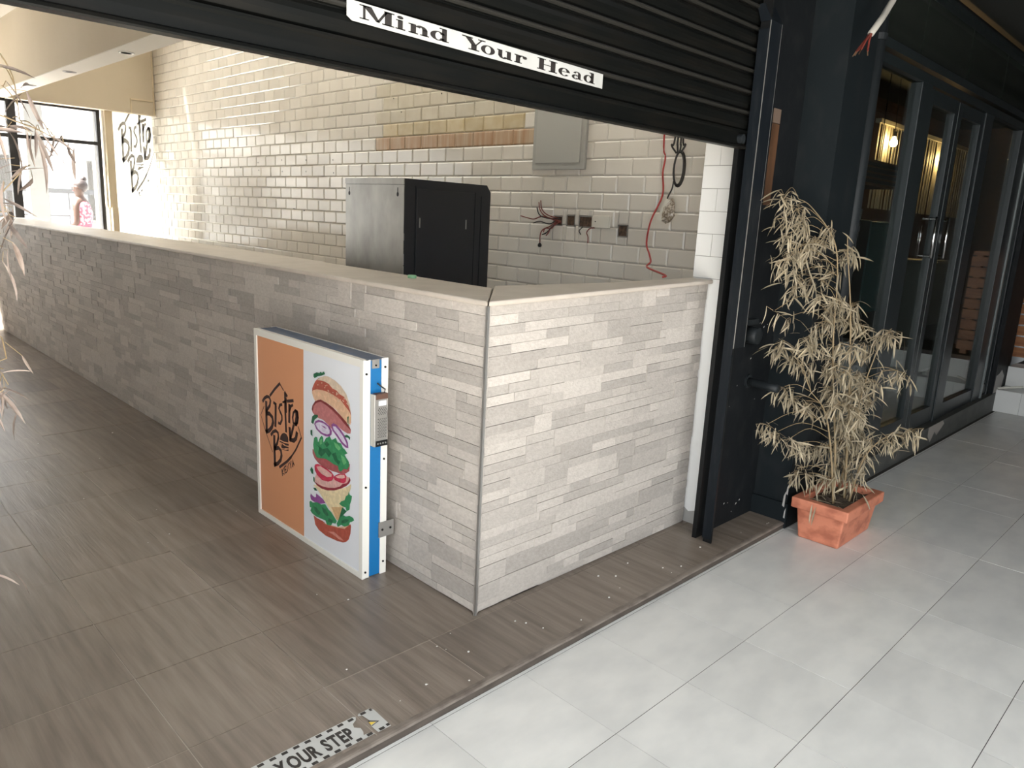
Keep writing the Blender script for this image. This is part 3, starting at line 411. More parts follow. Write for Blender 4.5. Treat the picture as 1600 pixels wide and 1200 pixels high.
top = thing('countertop', 'beige stone slab top running along the bar counter', 'countertop', (.2, 2, 1.181))
def slab(pts, z0a, z1a):
    n = MB(); k = len(pts)
    lo = [(x, y, z0a + (SL * x if sl else 0)) for x, y, sl in pts]
    hi = [(x, y, z1a + (SL * x if sl else 0)) for x, y, sl in pts]
    n.v = lo + hi; n.f = [tuple(range(k - 1, -1, -1)), tuple(range(k, 2 * k))] + [(i, (i + 1) % k, k + (i + 1) % k, k + i) for i in range(k)]
    return n
cuts = [0, 1.72, 3.75, 5.8, 8.33]
for a, b in zip(cuts, cuts[1:]):
    if a == 0: pts = [(-.016, -.014, 0), (.335, .335, 0), (.375, b - .002, 0), (-.016, b - .002, 0)]
    else: pts = [(-.016, a + .001, 0), (.40, a + .001, 0), (.42, b - .001, 0), (-.016, b - .001, 0)]
    obj('slab', slab(pts, 1.1815, 1.2), M_cap, top, bevel=.005)
obj('slab', slab([(-.012, -.017, 1), (1.447, -.017, 1), (1.447, .105, 1), (.9, .17, 1), (.34, .332, 1)], 1.1815, 1.2), M_cap, top, bevel=.005)
o = obj('bottle_cap', MB().lathe([(.0, 0), (.019, 0), (.020, .004), (.020, .012), (.018, .014), (.0, .014)], (.27, .79, 1.2), 18), M_green_cap)
tag(o, 'small pale green plastic cap lying on the counter top', 'bottle cap')

# ------------------------------------------------------------------ tiled back wall
def bevel_tile(m):
    key = ('bev', m.name)
    if key in UNIT: return UNIT[key]
    b = MB(); i = .085
    # unit tile in (y, z), face towards -x (x from 0 at the wall to -1)
    A = [(0, -.5, -.5), (0, .5, -.5), (0, .5, .5), (0, -.5, .5)]
    Bq = [(-.45, y, z) for _, y, z in A]; Cq = [(-1, y * (1 - i), z * (1 - 2 * i)) for _, y, z in A]
    b.v = A + Bq + Cq
    for s0 in (0, 4):
        for k in range(4): b.f.append((s0 + k, s0 + (k + 1) % 4, s0 + 4 + (k + 1) % 4, s0 + 4 + k))
    b.f.append((8, 9, 10, 11)); b.f.append((3, 2, 1, 0))
    UNIT[key] = b.mesh('bevelled_tile', m); return UNIT[key]
XB = 1.9
wb = struct('wall_back', MB().box(XB, XB + .12, -.1, 8.5, 0, 3.62), M_sgrout, 'back wall behind the counter covered with white bevelled brick-pattern tiles', 'wall')
TH = .1006
tiles = []
holes = [(1.362, 1.444, 1.447, 1.508), (1.259, 1.33, 1.447, 1.516), (1.118, 1.228, 1.445, 1.515), (.845, .918, 1.402, 1.473)]
for row in range(6, 35):
    z0 = .045 + row * TH; z1 = z0 + TH
    off = .1 if row % 2 else 0
    y = -.05 + off - .2
    while y < 8.34:
        y0, y1 = max(y, .0), min(y + .2, 8.34); y += .2
        if y1 - y0 < .03: continue
        cells = [(y0, y1, z0, z1)]
        for hy0, hy1, hz0, hz1 in holes:
            nxt = []
            for c in cells:
                if c[1] <= hy0 or c[0] >= hy1 or c[3] <= hz0 or c[2] >= hz1: nxt.append(c); continue
                if c[0] < hy0: nxt.append((c[0], hy0, c[2], c[3]))
                if c[1] > hy1: nxt.append((hy1, c[1], c[2], c[3]))
                m0, m1 = max(c[0], hy0), min(c[1], hy1)
                if c[2] < hz0: nxt.append((m0, m1, c[2], hz0))
                if c[3] > hz1: nxt.append((m0, m1, hz1, c[3]))
            cells = nxt
        for c in cells:
            if c[1] - c[0] < .012 or c[3] - c[2] < .012: continue
            m = M_subway
            yc, zc = (c[0] + c[1]) / 2, (c[2] + c[3]) / 2
            if 1.66 < yc < 3.44:
                if 1.96 < zc < 2.06: m = M_subway_rust
                elif 2.06 < zc < 2.16: m = M_subway_yellow
                elif zc > 2.16 and zc < 2.48: m = M_subway_grimy
            tiles.append((c, m))
cx, cy, cz = -1.7583, -1.8825, 1.4863
def tile_rank(t):
    c, m = t; yc, zc = (c[0] + c[1]) / 2, (c[2] + c[3]) / 2
    vis = zc > 1.22 and zc < 2.35 + .12 * yc
    return (0 if vis else 1, (XB - cx) ** 2 + (yc - cy) ** 2)
tiles.sort(key=tile_rank)
rest = MB(); g = .0013
for k, ((y0, y1, z0, z1), m) in enumerate(tiles):
    me = bevel_tile(m); proud = .0085 + R.uniform(0, .0012)
    if k < 300:
        o = bpy.data.objects.new('tile', me); o.location = (XB, (y0 + y1) / 2, (z0 + z1) / 2); o.scale = (proud, y1 - y0 - 2 * g, z1 - z0 - 2 * g)
        o.rotation_euler = (0, R.uniform(-.008, .008), R.uniform(-.006, .006)); COL.objects.link(o); adopt(o, wb)
    else:
        n = len(rest.v); ta, tb = R.uniform(-.009, .009), R.uniform(-.014, .014)
        for v in me.vertices:
            yy, zz = v.co.y * (y1 - y0 - 2 * g), v.co.z * (z1 - z0 - 2 * g)
            rest.v.append((XB + v.co.x * proud + (ta * yy + tb * zz if v.co.x < -.2 else 0), (y0 + y1) / 2 + yy, (z0 + z1) / 2 + zz))
        rest.f += [tuple(n + i for i in p.vertices) for p in me.polygons]
o = obj('wall_tiles', rest, M_subway, wb); o['kind'] = 'stuff'
# open back boxes chased into the wall, as lined recesses proud of the grout bed
for k, (y0, y1, z0, z1) in enumerate(holes):
    obj('outlet_recess', MB().box(XB - .0035, XB + .001, y0, y1, z0, z1), M_hole, wb)
    fr_ = MB(); t = .006
    fr_.box(XB - .008, XB, y0, y1, z0, z0 + t).box(XB - .008, XB, y0, y1, z1 - t, z1).box(XB - .008, XB, y0, y0 + t, z0, z1).box(XB - .008, XB, y1 - t, y1, z0, z1)
    obj('outlet_rim', fr_, M_steel_dull, wb)

HOLES = [(5.511, 1.895), (5.501, 1.821), (5.02, 1.912), (5.012, 1.805), (4.562, 1.904), (4.564, 1.802), (4.099, 1.897), (4.089, 1.788), (6.381, 1.854), (5.901, 1.849), (4.799, 1.461), (4.607, 1.449), (3.206, 2.345), (3.103, 2.239), (2.615, 2.339)]
dh = MB()
for y, z in HOLES: dh.tube([(1.8935, y, z), (1.889, y, z)], .0055, 6)
tag(obj('drill_holes', dh, M_black, wb), kind='stuff')
# white plaster and tile pier beside the shutter
pr = struct('wall_right', MB().box(1.4555, 1.895, -.125, .10, 0, 3.3), M_plaster_white, 'white end pier between counter and shutter, tiled above the counter', 'wall')
obj('tile_bed', MB().box(1.4525, 1.4556, -.1245, .0995, 1.243, 3.2), mat('pier_grout', (.30, .29, .27), .9), pr)
for row in range(19):
    z0 = 1.2445 + row * .1045; off = .085 if row % 2 else .185
    yy = .10
    for a, b in (((.10 - off), .10), (-.125, .10 - off)):
        if b - a > .02: piece('tile', M_pier_tile, pr, 1.449, 1.457, a + .0013, b - .0013, z0 + .0013, z0 + .1032)
obj('plaster_patch', MB().ngon([(1.4545, .07, .0), (1.4545, -.09, .0), (1.4545, -.09, .05), (1.4545, -.05, .075), (1.4545, -.01, .06), (1.4545, .03, .085), (1.4545, .055, .12), (1.4545, .072, .15)]), mat('grey_cement_patch', (.36, .35, .33), .9), pr)

# ------------------------------------------------------------------ upper structure of the bar: beam, bulkhead, ceiling, end wall, window
bm_ = struct('trim_2', MB().box(.145, .335, -.05, 8.6, 2.5, 3.72), M_beige, 'long beige boxed beam above the counter with white underside', 'beam')
obj('soffit_board', MB().box(.146, .334, -.05, 8.19, 2.494, 2.4995), M_soffit, bm_)
for k, (x, y) in enumerate(((.247, 4.15), (.247, 5.54), (.247, 6.83), (.247, 2.8))):
    d = thing('downlight', ('recessed round ceiling light under the beam, nearest the shutter', 'recessed round ceiling light under the beam, second from the shutter', 'recessed round ceiling light under the beam, nearest the window', 'recessed round ceiling light hidden behind the shutter edge')[k], 'ceiling light', (x, y, 2.494), 'downlights under the beam')
    rg = MB(); n = 20
    rg.lathe([(.052, -.004), (.052, 0), (.040, 0), (.040, -.004)], (x, y, 2.494), n)
    obj('trim_ring', rg, M_steel_dull, d); obj('lamp_face', MB().lathe([(0, -.001), (.039, -.001), (.039, .0), (0, .0)], (x, y, 2.4935), n), M_soffit, d)
b2 = struct('trim_3', MB().box(.336, 1.885, 8.2, 8.34, 2.49, 3.6), M_beige, 'beige bulkhead across the far end above the window', 'bulkhead')
obj('trunking', MB().box(1.868, 1.882, 8.185, 8.2, 2.49, 3.5).box(1.60, 1.87, 8.186, 8.2, 2.645, 2.66).box(1.60, 1.612, 8.186, 8.2, 2.49, 2.65), M_cream, b2)
struct('ceiling', MB().box(-3.5, .144, -.02, 8.6, 3.13, 3.23), M_ceiling, 'off-white ceiling over the brown walkway')
bc = struct('ceiling', MB().box(.336, .75, -.02, 8.6, 3.62, 3.72).box(1.35, 2.1, -.02, 8.6, 3.62, 3.72).box(.75, 1.35, -.02, 1.0, 3.62, 3.72).box(.75, 1.35, 7.6, 8.6, 3.62, 3.72), M_ceiling, 'higher ceiling over the tiled bar area')
for k in range(6): obj('added_roof_light', MB().box(.75, 1.35, 1.0 + 1.1 * k + .02, 2.1 + 1.1 * k - .02, 3.68, 3.69), M_opal, bc)  # unseen translucent panels added to brighten the tiled bar
obj('added_roof_light_frame', MB().box(.75, 1.35, .98, 1.02, 3.62, 3.72).box(.75, 1.35, 2.08, 2.12, 3.62, 3.72).box(.75, 1.35, 3.18, 3.22, 3.62, 3.72).box(.75, 1.35, 4.28, 4.32, 3.62, 3.72).box(.75, 1.35, 5.38, 5.42, 3.62, 3.72).box(.75, 1.35, 6.48, 6.52, 3.62, 3.72), M_ceiling, bc)
ew = struct('wall_end', MB().box(1.42, 1.895, 8.35, 8.5, 0, .3).box(1.42, 1.895, 8.35, 8.5, 2.52, 3.6).box(-3.5, 1.42, 8.36, 8.5, 2.52, 3.6).box(-3.5, 1.30, 8.36, 8.5, 0, .9), M_wallwhite, 'white painted end wall around the far window', 'wall')
def wall_pt(u, v, layer):
    return (1.47 + (u - .0389) * 1.125, 8.35 - .0006 * layer, 1.49 + (v - .2588) * 2.5)
w3 = tag(bpy.data.objects.new('window_3', None), 'tall frosted white glass panel with a grey restaurant logo', 'window', kind='structure'); w3.location = (1.65, 8.36, .3); COL.objects.link(w3)
obj('frosted_pane', MB().box(1.42, 1.893, 8.35, 8.358, .3, 2.52), M_frost, w3)
lg = MB()
for w, pts in LOGO: 
    if max(1.49 + (p[1] - .2588) * 2.5 for p in pts) < 2.75: ribbon(lg, pts, w * 1.3, wall_pt, 1)
for pts in ICON: lg.ngon([wall_pt(u, v, 1) for u, v in pts])
obj('painted_logo', lg, mat('faded_grey_paint', (.55, .55, .54), .5), w3)
pil = struct('trim_4', MB().box(1.335, 1.42, 8.30, 8.48, 1.36, 2.52).box(1.350, 1.42, 8.28, 8.48, 0, 1.36), M_cream, 'cream corner post between the window and logo wall', 'post')
w1 = tag(bpy.data.objects.new('window_1', None), 'wide far window in dark frames looking onto a bright terrace', 'window', kind='structure'); w1.location = (0, 8.42, .9); COL.objects.link(w1)
for a, b in ((1.262, 1.302), (.345, .435), (-.55, -.49), (-1.45, -1.39), (-2.4, -2.34), (-3.4, -3.35)):
    obj('mullion', MB().box(a, b, 8.38, 8.45, .9, 2.52), M_winframe, w1)
for z0, z1 in ((2.085, 2.125), (2.47, 2.52), (.9, .95)):
    obj('transom', MB().box(-3.4, 1.262, 8.385, 8.445, z0, z1), M_winframe, w1)
for a, b in ((.435, 1.262), (-.49, .345), (-1.39, -.55), (-2.34, -1.45), (-3.35, -2.4)):
    for z0, z1 in ((.95, 2.085), (2.125, 2.47)):
        obj('pane', MB().box(a, b, 8.41, 8.416, z0, z1), M_glass, w1)
struct('wall_left', MB().box(-3.6, -3.45, -.3, 8.5, 0, 3.2), mat('left_wall_paint', (.30, .27, .23), .7), 'plain wall on the far left side of the brown walkway', 'wall')

# ------------------------------------------------------------------ roller shutter with its sign and guide
struct('wall_header', MB().box(-3.6, 1.88, -.098, -.022, 2.95, 3.75), M_black, 'dark header wall above the roller shutter', 'wall')
sh = thing('roller_shutter', 'black half-lowered roller shutter hanging over the counter end', 'shutter', (0, -.167, 1.822))
PT = .0838
sp = [(-.160, 0), (-.168, .006), (-.1735, .020), (-.1745, .034), (-.172, .048), (-.166, .058), (-.162, .060), (-.163, .063), (-.171, .065), (-.1775, .069), (-.179, .074), (-.175, .079), (-.166, .0815), (-.160, .0825), (-.156, .08), (-.158, .06), (-.166, .045), (-.168, .030), (-.166, .015), (-.155, .0)]
sm = MB(); sm.prism([(-3.2, y, z) for y, z in sp], (4.555, 0, 0)); slat_me = sm.mesh('shutter_slat', [M_shutter, M_ridge_highlight])
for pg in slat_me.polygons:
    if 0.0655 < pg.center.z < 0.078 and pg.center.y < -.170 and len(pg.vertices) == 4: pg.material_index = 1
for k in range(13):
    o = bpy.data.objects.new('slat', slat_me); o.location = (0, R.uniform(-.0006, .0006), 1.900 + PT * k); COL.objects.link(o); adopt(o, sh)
bb = MB(); bb.prism([(-3.2, y, z) for y, z in ((-.150, 1.822), (-.186, 1.822), (-.189, 1.826), (-.186, 1.833), (-.176, 1.838), (-.1745, 1.862), (-.172, 1.884), (-.178, 1.890), (-.177, 1.897), (-.165, 1.8995), (-.156, 1.899))], (4.515, 0, 0))
obj('bottom_rail', bb, M_shutter, sh)
lk = MB(); lk.tube([(1.26, -.168, 1.858), (1.26, -.196, 1.858)], .019, 14); obj('lock_barrel', lk, M_pipe, sh)
obj('shutter_hood', MB().box(-3.2, 1.36, -.36, -.10, 2.99, 3.3), M_black, sh)

def arc(cx_, cy_, rx, ry, a0, a1, n=22): return [(cx_ + rx * math.cos(math.radians(a0 + (a1 - a0) * i / n)), cy_ + ry * math.sin(math.radians(a0 + (a1 - a0) * i / n))) for i in range(n + 1)]
def crescent(c, ro, ri, a0, a1, n=24):
    """band between an outer and an inner ellipse: thick at the sides, thin at top and bottom"""
    o_, i_ = arc(*c, *ro, a0, a1, n), arc(*c, *ri, a0, a1, n)
    return [[o_[k], o_[k + 1], i_[k + 1], i_[k]] for k in range(n)]
def rect(a, b, c, d): return [(a, c), (b, c), (b, d), (a, d)]
XH = .70
SERIF = {
 'M': [rect(.10, .17, 0, 1), rect(0, .27, 0, .085), rect(0, .27, .915, 1), [(.08, 1), (.34, 1), (.58, .05), (.48, .05)], [(.48, .05), (.56, .05), (.82, 1), (.74, 1)], rect(.72, .92, 0, 1), rect(.64, 1, 0, .085), rect(.70, 1, .915, 1)],
 'i': [rect(.27, .75, 0, XH), rect(.05, 1, 0, .085), rect(.08, .6, XH - .085, XH), arc(.5, .88, .30, .115, 0, 360, 18)],
 'n': [rect(.10, .36, 0, XH), rect(0, .46, 0, .085), rect(0, .2, XH - .085, XH), rect(.66, .92, 0, .46), rect(.56, 1, 0, .085)] + crescent((.60, .40), (.32, .31), (.06, .17), 0, 150),
 'd': [rect(.62, .88, 0, 1), rect(.48, .8, .915, 1), rect(.7, 1, 0, .085)] + crescent((.42, .35), (.42, .36), (.15, .29), 25, 335),
 'Y': [[(.10, 1), (.36, 1), (.62, .42), (.42, .38)], [(.55, .42), (.62, .42), (.90, 1), (.82, 1)], rect(.40, .63, 0, .44), rect(.28, .75, 0, .085), rect(0, .46, .915, 1), rect(.68, 1, .915, 1)],
 'o': crescent((.5, .35), (.5, .365), (.20, .30), 0, 360, 32),
 'u': [rect(.08, .34, .22, XH), rect(0, .2, XH - .085, XH), rect(.64, .90, 0, XH), rect(.54, .76, XH - .085, XH), rect(.74, 1, 0, .085)] + crescent((.42, .28), (.34, .295), (.08, .19), 180, 330),
 'r': [rect(.12, .46, 0, XH), rect(0, .60, 0, .085), rect(0, .2, XH - .085, XH), arc(.82, .56, .18, .13, 0, 360, 18)] + crescent((.62, .42), (.36, .285), (.14, .20), 60, 160),
 'H': [rect(.09, .33, 0, 1), rect(.67, .91, 0, 1), rect(.3, .7, .47, .54)] + [rect(a, b, c, d) for a, b in ((0, .42), (.58, 1)) for c, d in ((0, .085), (.915, 1))],
 'e': crescent((.5, .35), (.5, .365), (.20, .30), 5, 322, 30) + [rect(.22, .96, .355, .41)],
 'a': [rect(.55, .82, .04, .50), rect(.72, 1, 0, .06)] + crescent((.46, .46), (.36, .255), (.12, .18), 10, 165) + crescent((.34, .20), (.34, .215), (.10, .14), 30, 330)}
sg = thing('shutter_sign', 'white strip sign lettered Mind Your Head on the shutter', 'sign', (-.18, -.182, 1.925))
def sgn(x, t, layer): # t: height in the sign, slight tilt
    s_ = (x + .68) / .99
    return (x, -.1815 - .0004 * layer, 1.9405 - .0185 * s_ + t)
pl = MB(); 
pl.prism([sgn(-.68, .006, 0), sgn(-.665, -.003, 0), sgn(.313, .0, 0), sgn(.313, .0455, 0), sgn(-.68, .0435, 0)], (0, .0025, 0))
obj('vinyl_strip', pl, M_signwhite, sg)
word = [('M', -.645, -.54), ('i', -.538, -.505), ('n', -.495, -.427), ('d', -.423, -.358), ('Y', -.312, -.223), ('o', -.24, -.185), ('u', -.177, -.114), ('r', -.106, -.052), ('H', -.007, .084), ('e', .09, .146), ('a', .155, .209), ('d', .213, .272)]
for ch, a, b in word:
    tx_ = MB()
    for poly in SERIF[ch]: tx_.ngon([sgn(a + (b - a) * x, .0065 + .0325 * y, 1) for x, y in poly])
    obj('letter', tx_, M_black_ink, sg)

gd = thing('shutter_guide', 'tall blue-black steel guide channel at the right end of the shutter', 'shutter guide', (1.35, -.2, 0))
obj('channel', MB().box(1.312, 1.322, -.232, -.188, 0, 2.99).box(1.375, 1.40, -.19, -.142, 0, 2.99).box(1.31, 1.40, -.150, -.128, 0, 2.99), M_black, gd)
obj('front_flange', MB().box(1.305, 1.312, -.233, -.186, .02, 2.3), M_guide, gd)
obj('cover_box', MB().box(1.306, 1.402, -.238, -.2325, .955, 2.33).box(1.396, 1.402, -.2325, -.143, .955, 2.33).prism([(1.306, -.238, 2.33), (1.306, -.19, 2.33), (1.306, -.165, 2.40), (1.306, -.200, 2.40)], (.096, 0, 0)), M_guide, gd)
obj('cover_seam', MB().box(1.3035, 1.3065, -.2385, -.2355, .955, 2.33).box(1.4, 1.4025, -.2385, -.2355, .955, 2.33), M_steel_dull, gd)

# ------------------------------------------------------------------ dark wall, column, pipe
dw = struct('wall_front', MB().box(1.401, 1.95, -.142, -.126, 0, 3.2), M_darkwall, 'charcoal painted wall between shutter guide and column', 'wall')
piece('reflection_strip', M_warm_reflection, dw, 1.60, 1.664, -.146, -.142, 1.60, 1.965)  # warm reflection on the dark wall, painted as a brown strip
piece('reflection_strip', mat('warm_reflection_pale', (.17, .12, .09), .5), dw, 1.60, 1.664, -.147, -.142, 1.968, 2.03)  # paler top cell of the same painted reflection
for i in range(14):
    x, z = R.uniform(1.5, 1.85), R.choice((R.uniform(0, .12), R.uniform(.6, 1.05)))
    s_ = R.uniform(.004, .012)
    obj('paint_chip', MB().ngon([(x, -.1432, z), (x + s_, -.1432, z + s_ * .3), (x + s_ * 1.2, -.1432, z + s_), (x + .2 * s_, -.1432, z + s_ * .8)]), M_scuff, dw)
col = struct('trim_5', MB().box(1.885, 2.19, -.330, -.10, -.035, 3.2).box(1.868, 2.2, -.343, -.10, -.035, .10), M_column, 'slate grey square column with a low plinth beside the potted bamboo', 'column')
sc = MB()
for x, y0, z, s_ in ((1.867, -.335, .15, .02), (1.867, -.325, .08, .03), (1.867, -.335, .02, .02)):
    sc.ngon([(x, y0, z), (x, y0 + s_ * .4, z + s_ * .2), (x, y0 + s_ * .3, z + s_ * 2), (x, y0 - .001, z + s_ * 3)])
obj('paint_chip', sc, M_scuff, col)
pc = MB(); pc.lathe([(0, 0), (.041, 0), (.041, .06), (.036, .062), (0, .062)], (0, 0, 0), 18)
pm = pc.mesh('pipe_stub', M_pipe, True); o = link('pipe_stub', pm); o.rotation_euler = (math.radians(90), 0, 0); o.location = (1.60, -.142, .985)
tag(o, 'short cut pipe end sticking out of the dark wall beside the guide', 'pipe')
ch_ = MB().box(1.565, 1.66, -.165, -.142, 1.035, 1.06)
o = obj('bracket', ch_, M_pipe); tag(o, 'small dark bracket on the dark wall above the cut pipe end', 'bracket')
hp = thing('handrail_stub', 'dark round bar fixed between dark wall and column, knee height', 'pipe', (1.65, -.16, .742))
obj('bar', MB().tube([(1.66, -.142, .745), (1.65, -.20, .744), (1.63, -.26, .745), (1.612, -.325, .747)], .021, 12), M_pipe, hp, True)
obj('flange', MB().tube([(1.66, -.142, .745), (1.66, -.152, .745)], .034, 12), M_pipe, hp)
dp = thing('drainpipe', 'dark grey vertical drainpipe standing in front of the shopfront corner', 'pipe', (2.262, -.300, -.035))
obj('pipe', MB().tube([(2.262, -.300, -.035), (2.262, -.300, 3.0)], .040, 20), M_pipe, dp, True)
for z in (.35, 1.5, 2.42):
    obj('clamp', MB().tube([(2.262, -.300, z), (2.262, -.300, z + .03)], .045, 20).box(2.19, 2.23, -.31, -.29, z, z + .03), M_pipe, dp)
cb = thing('cut_cable', 'thick white cable with bare red cores hanging from dark canopy', 'cable', (2.1, -.45, 2.9))
obj('sheath', MB().tube([(2.16, -.45, 2.90), (2.08, -.455, 2.68), (1.99, -.45, 2.52), (1.90, -.45, 2.43), (1.80, -.45, 2.345)], .0145, 10), M_cable_white, cb, True)
for k, (dx, dy) in enumerate(((0, .008), (.01, -.006), (-.008, 0), (.004, .012))):
    obj('core_wire', MB().tube([(1.802, -.45 + dy * .4, 2.347), (1.768 + dx, -.45 + dy, 2.312), (1.735 + dx * 2, -.45 + dy * 2.5, 2.265)], .0042, 6), M_darkred_wire, cb)
    obj('copper_end', MB().tube([(1.735 + dx * 2, -.45 + dy * 2.5, 2.265), (1.725 + dx * 2.6, -.45 + dy * 3.2, 2.245)], .0028, 5), M_copper, cb)
# ------------------------------------------------------------------ glazed shopfront on the right
kb = struct('trim_6', MB().prism([(2.312, -.312, -.035), (6.12, -.312, -.035), (6.12, -.312, .138), (2.312, -.312, .098)], (0, .17, 0)), M_kerb, 'dark grey painted kerb under the glass shopfront', 'kerb')
obj('mortar_chip', MB().ngon([(4.22, -.3135, .135 - .02), (4.55, -.3135, .122), (4.6, -.3135, .09), (4.44, -.3135, .02), (4.38, -.3135, .06), (4.30, -.3135, -.01), (4.22, -.3135, .05)]), M_kerb_chip, kb)
Y0, Y1 = -.262, -.205
w2 = tag(bpy.data.objects.new('window_2', None), 'fixed dark-framed glass panels of the shopfront beside the doors', 'window', kind='structure'); w2.location = (3.5, -.23, .1); COL.objects.link(w2)
for a, b in ((2.335, 2.40), (3.08, 3.25), (4.43, 4.62), (5.48, 5.72), (5.93, 6.0)):
    obj('mullion', MB().box(a, b, Y0 - .01, Y1, .10, 2.36), M_frame, w2, bevel=.004)
obj('highlight_strip', MB().box(5.70, 5.73, Y0 - .022, Y0 - .01, .13, 2.36), mat('mullion_highlight', (.17, .19, .19), .35), w2)  # paler strip that paints a highlight along the edge of one mullion
for a, b in ((2.40, 3.08), (4.62, 5.48), (5.72, 5.93)):
    obj('bottom_rail', MB().box(a, b, Y0, Y1, .105, .235), M_frame, w2)
    obj('pane', MB().box(a, b, -.236, -.230, .235, 2.36), M_glass_dark, w2)
obj('top_rail', MB().box(2.335, 6.0, Y0 - .012, Y1, 2.36, 2.41).box(2.335, 6.0, Y0 - .03, Y1, 2.425, 2.47), M_frame, w2)
def shop_door(name, a, b, hinge_left, label):
    d = tag(bpy.data.objects.new(name, None), label, 'door', kind='structure'); d.location = ((a + b) / 2, -.24, .12); COL.objects.link(d)
    st = .075
    obj('stile', MB().box(a, a + st, Y0, Y1 - .01, .13, 2.35), M_frame, d, bevel=.003); obj('stile', MB().box(b - st, b, Y0, Y1 - .01, .13, 2.35), M_frame, d, bevel=.003)
    obj('rail', MB().box(a + st, b - st, Y0, Y1 - .01, .13, .25), M_frame, d); obj('rail', MB().box(a + st, b - st, Y0, Y1 - .01, 2.27, 2.35), M_frame, d)
    obj('pane', MB().box(a + st, b - st, -.238, -.232, .25, 2.27), M_glass_dark, d)
    hx = (b - st - .05) if hinge_left else (a + st + .05)
    h = obj('pull_handle', MB().tube([(hx, -.277, 1.355), (hx, -.277, 1.625)], .009, 10), M_chrome, d, True)
    for z in (1.37, 1.61):
        obj('handle_mount', MB().tube([(hx, -.237, z), (hx, -.277, z)], .0075, 8), M_chrome, h)
    return d
shop_door('door_1', 3.255, 3.835, True, 'left dark-framed glass shop door with a short chrome pull bar')
shop_door('door_2', 3.845, 4.425, False, 'right dark-framed glass shop door with a short chrome pull bar')
fasc = struct('wall_fascia', MB().box(2.19, 6.6, -.235, -.20, 2.47, 2.90), M_black, 'glossy black panelled band above the glass shopfront', 'wall')
M_glossblack = mat('glossy_black_panel', (.018, .022, .019), .12)
for a, b in ((2.20, 3.04), (3.055, 3.92), (3.935, 4.80), (4.815, 5.65), (5.665, 6.5)):
    obj('panel', MB().box(a, b, -.247, -.235, 2.485, 2.80), M_glossblack, fasc)
obj('drip_rail', MB().box(2.32, 6.6, -.30, -.235, 2.80, 2.83), M_frame, fasc)
fc = struct('wall_pillar', MB().box(6.0, 6.5, -.305, -.10, -.035, 3.0), M_darkwall, 'dark end pillar of the shopfront with chipped white foot', 'wall')
obj('chipped_patch', MB().ngon([(6.02, -.3062, .14), (6.28, -.3062, .14), (6.32, -.3062, .27), (6.2, -.3062, .34), (6.12, -.3062, .31), (6.03, -.3062, .30)]), M_scuff, fc)
rod = obj('white_tube', MB().tube([(6.04, -.33, .19), (6.09, -.40, .205), (6.15, -.50, .222)], .010, 8), M_socket); tag(rod, 'short white plastic tube resting on the far tiled step', 'tube')

stp = struct('trim_7', MB().box(6.112, 6.41, -3.2, -.308, -.035, .160).box(6.41, 7.6, -3.2, -.308, -.035, .345), M_wgrout, 'white tiled steps at the far end of the walkway', 'step')
for k in range(14):
    a, b = -.31 - .2 * (k + 1), -.31 - .2 * k
    piece('tile', M_step_tile, stp, 6.104, 6.114, a + .001, b - .001, -.033, .166)
    piece('tile', M_step_tile, stp, 6.104, 6.40, a + .001, b - .001, .160, .168)
    piece('tile', M_step_tile, stp, 6.402, 6.412, a + .001, b - .001, .170, .350)
    piece('tile', M_step_tile, stp, 6.402, 6.70, a + .001, b - .001, .345, .353)
tb = thing('timber_counter', 'orange-brown slatted timber counter at the far right above the steps', 'counter', (6.9, -.9, .345))
for k in range(9):
    obj('plank', MB().box(6.80, 6.83, -.72, -.105, .40 + k * .105, .49 + k * .105), M_timber, tb)
for y in (-.16, -.66): obj('post', MB().box(6.83, 6.89, y - .03, y + .03, .353, 1.345), M_timber, tb)
obj('top_board', MB().box(6.83, 7.25, -.72, -.105, 1.345, 1.385), M_timber, tb)

# ------------------------------------------------------------------ room behind the glass
struct('floor', MB().box(1.96, 11.0, -.19, 1.75, .02, .10), M_room_floor, 'dark floor of the room behind the shopfront glass')
rm = MB(); rm.box(1.96, 11.0, 1.70, 1.78, .1, 3.4).box(10.9, 11.0, -.19, 1.7, .1, 3.4)
struct('wall_inner', rm, M_room_wall, 'brown rear wall of the room behind the shopfront glass')
struct('ceiling', MB().box(2.03, 11.0, -.19, 1.75, 3.05, 3.1), M_ceiling_dark, 'dark ceiling of the room behind the shopfront glass')
vb = thing('vertical_blind', 'cream vertical slat blind hanging behind the shopfront glass', 'blind', (8.3, 1.3, 2.6))
obj('headrail', MB().box(6.40, 10.3, 1.17, 1.23, 2.60, 2.64), M_blind, vb)
bl = MB().prism([(0, 0, 0), (.085, .012, 0), (.084, .015, 0), (-.001, .003, 0)], (0, 0, 1)); bl_me = bl.mesh('blind_slat', M_blind)
for k in range(44):
    o = bpy.data.objects.new('slat', bl_me); o.location = (6.42 + k * .088, 1.19, 1.76); o.scale = (1, 1, .84); o.rotation_euler = (0, 0, R.uniform(-.14, .16)); COL.objects.link(o); adopt(o, vb)
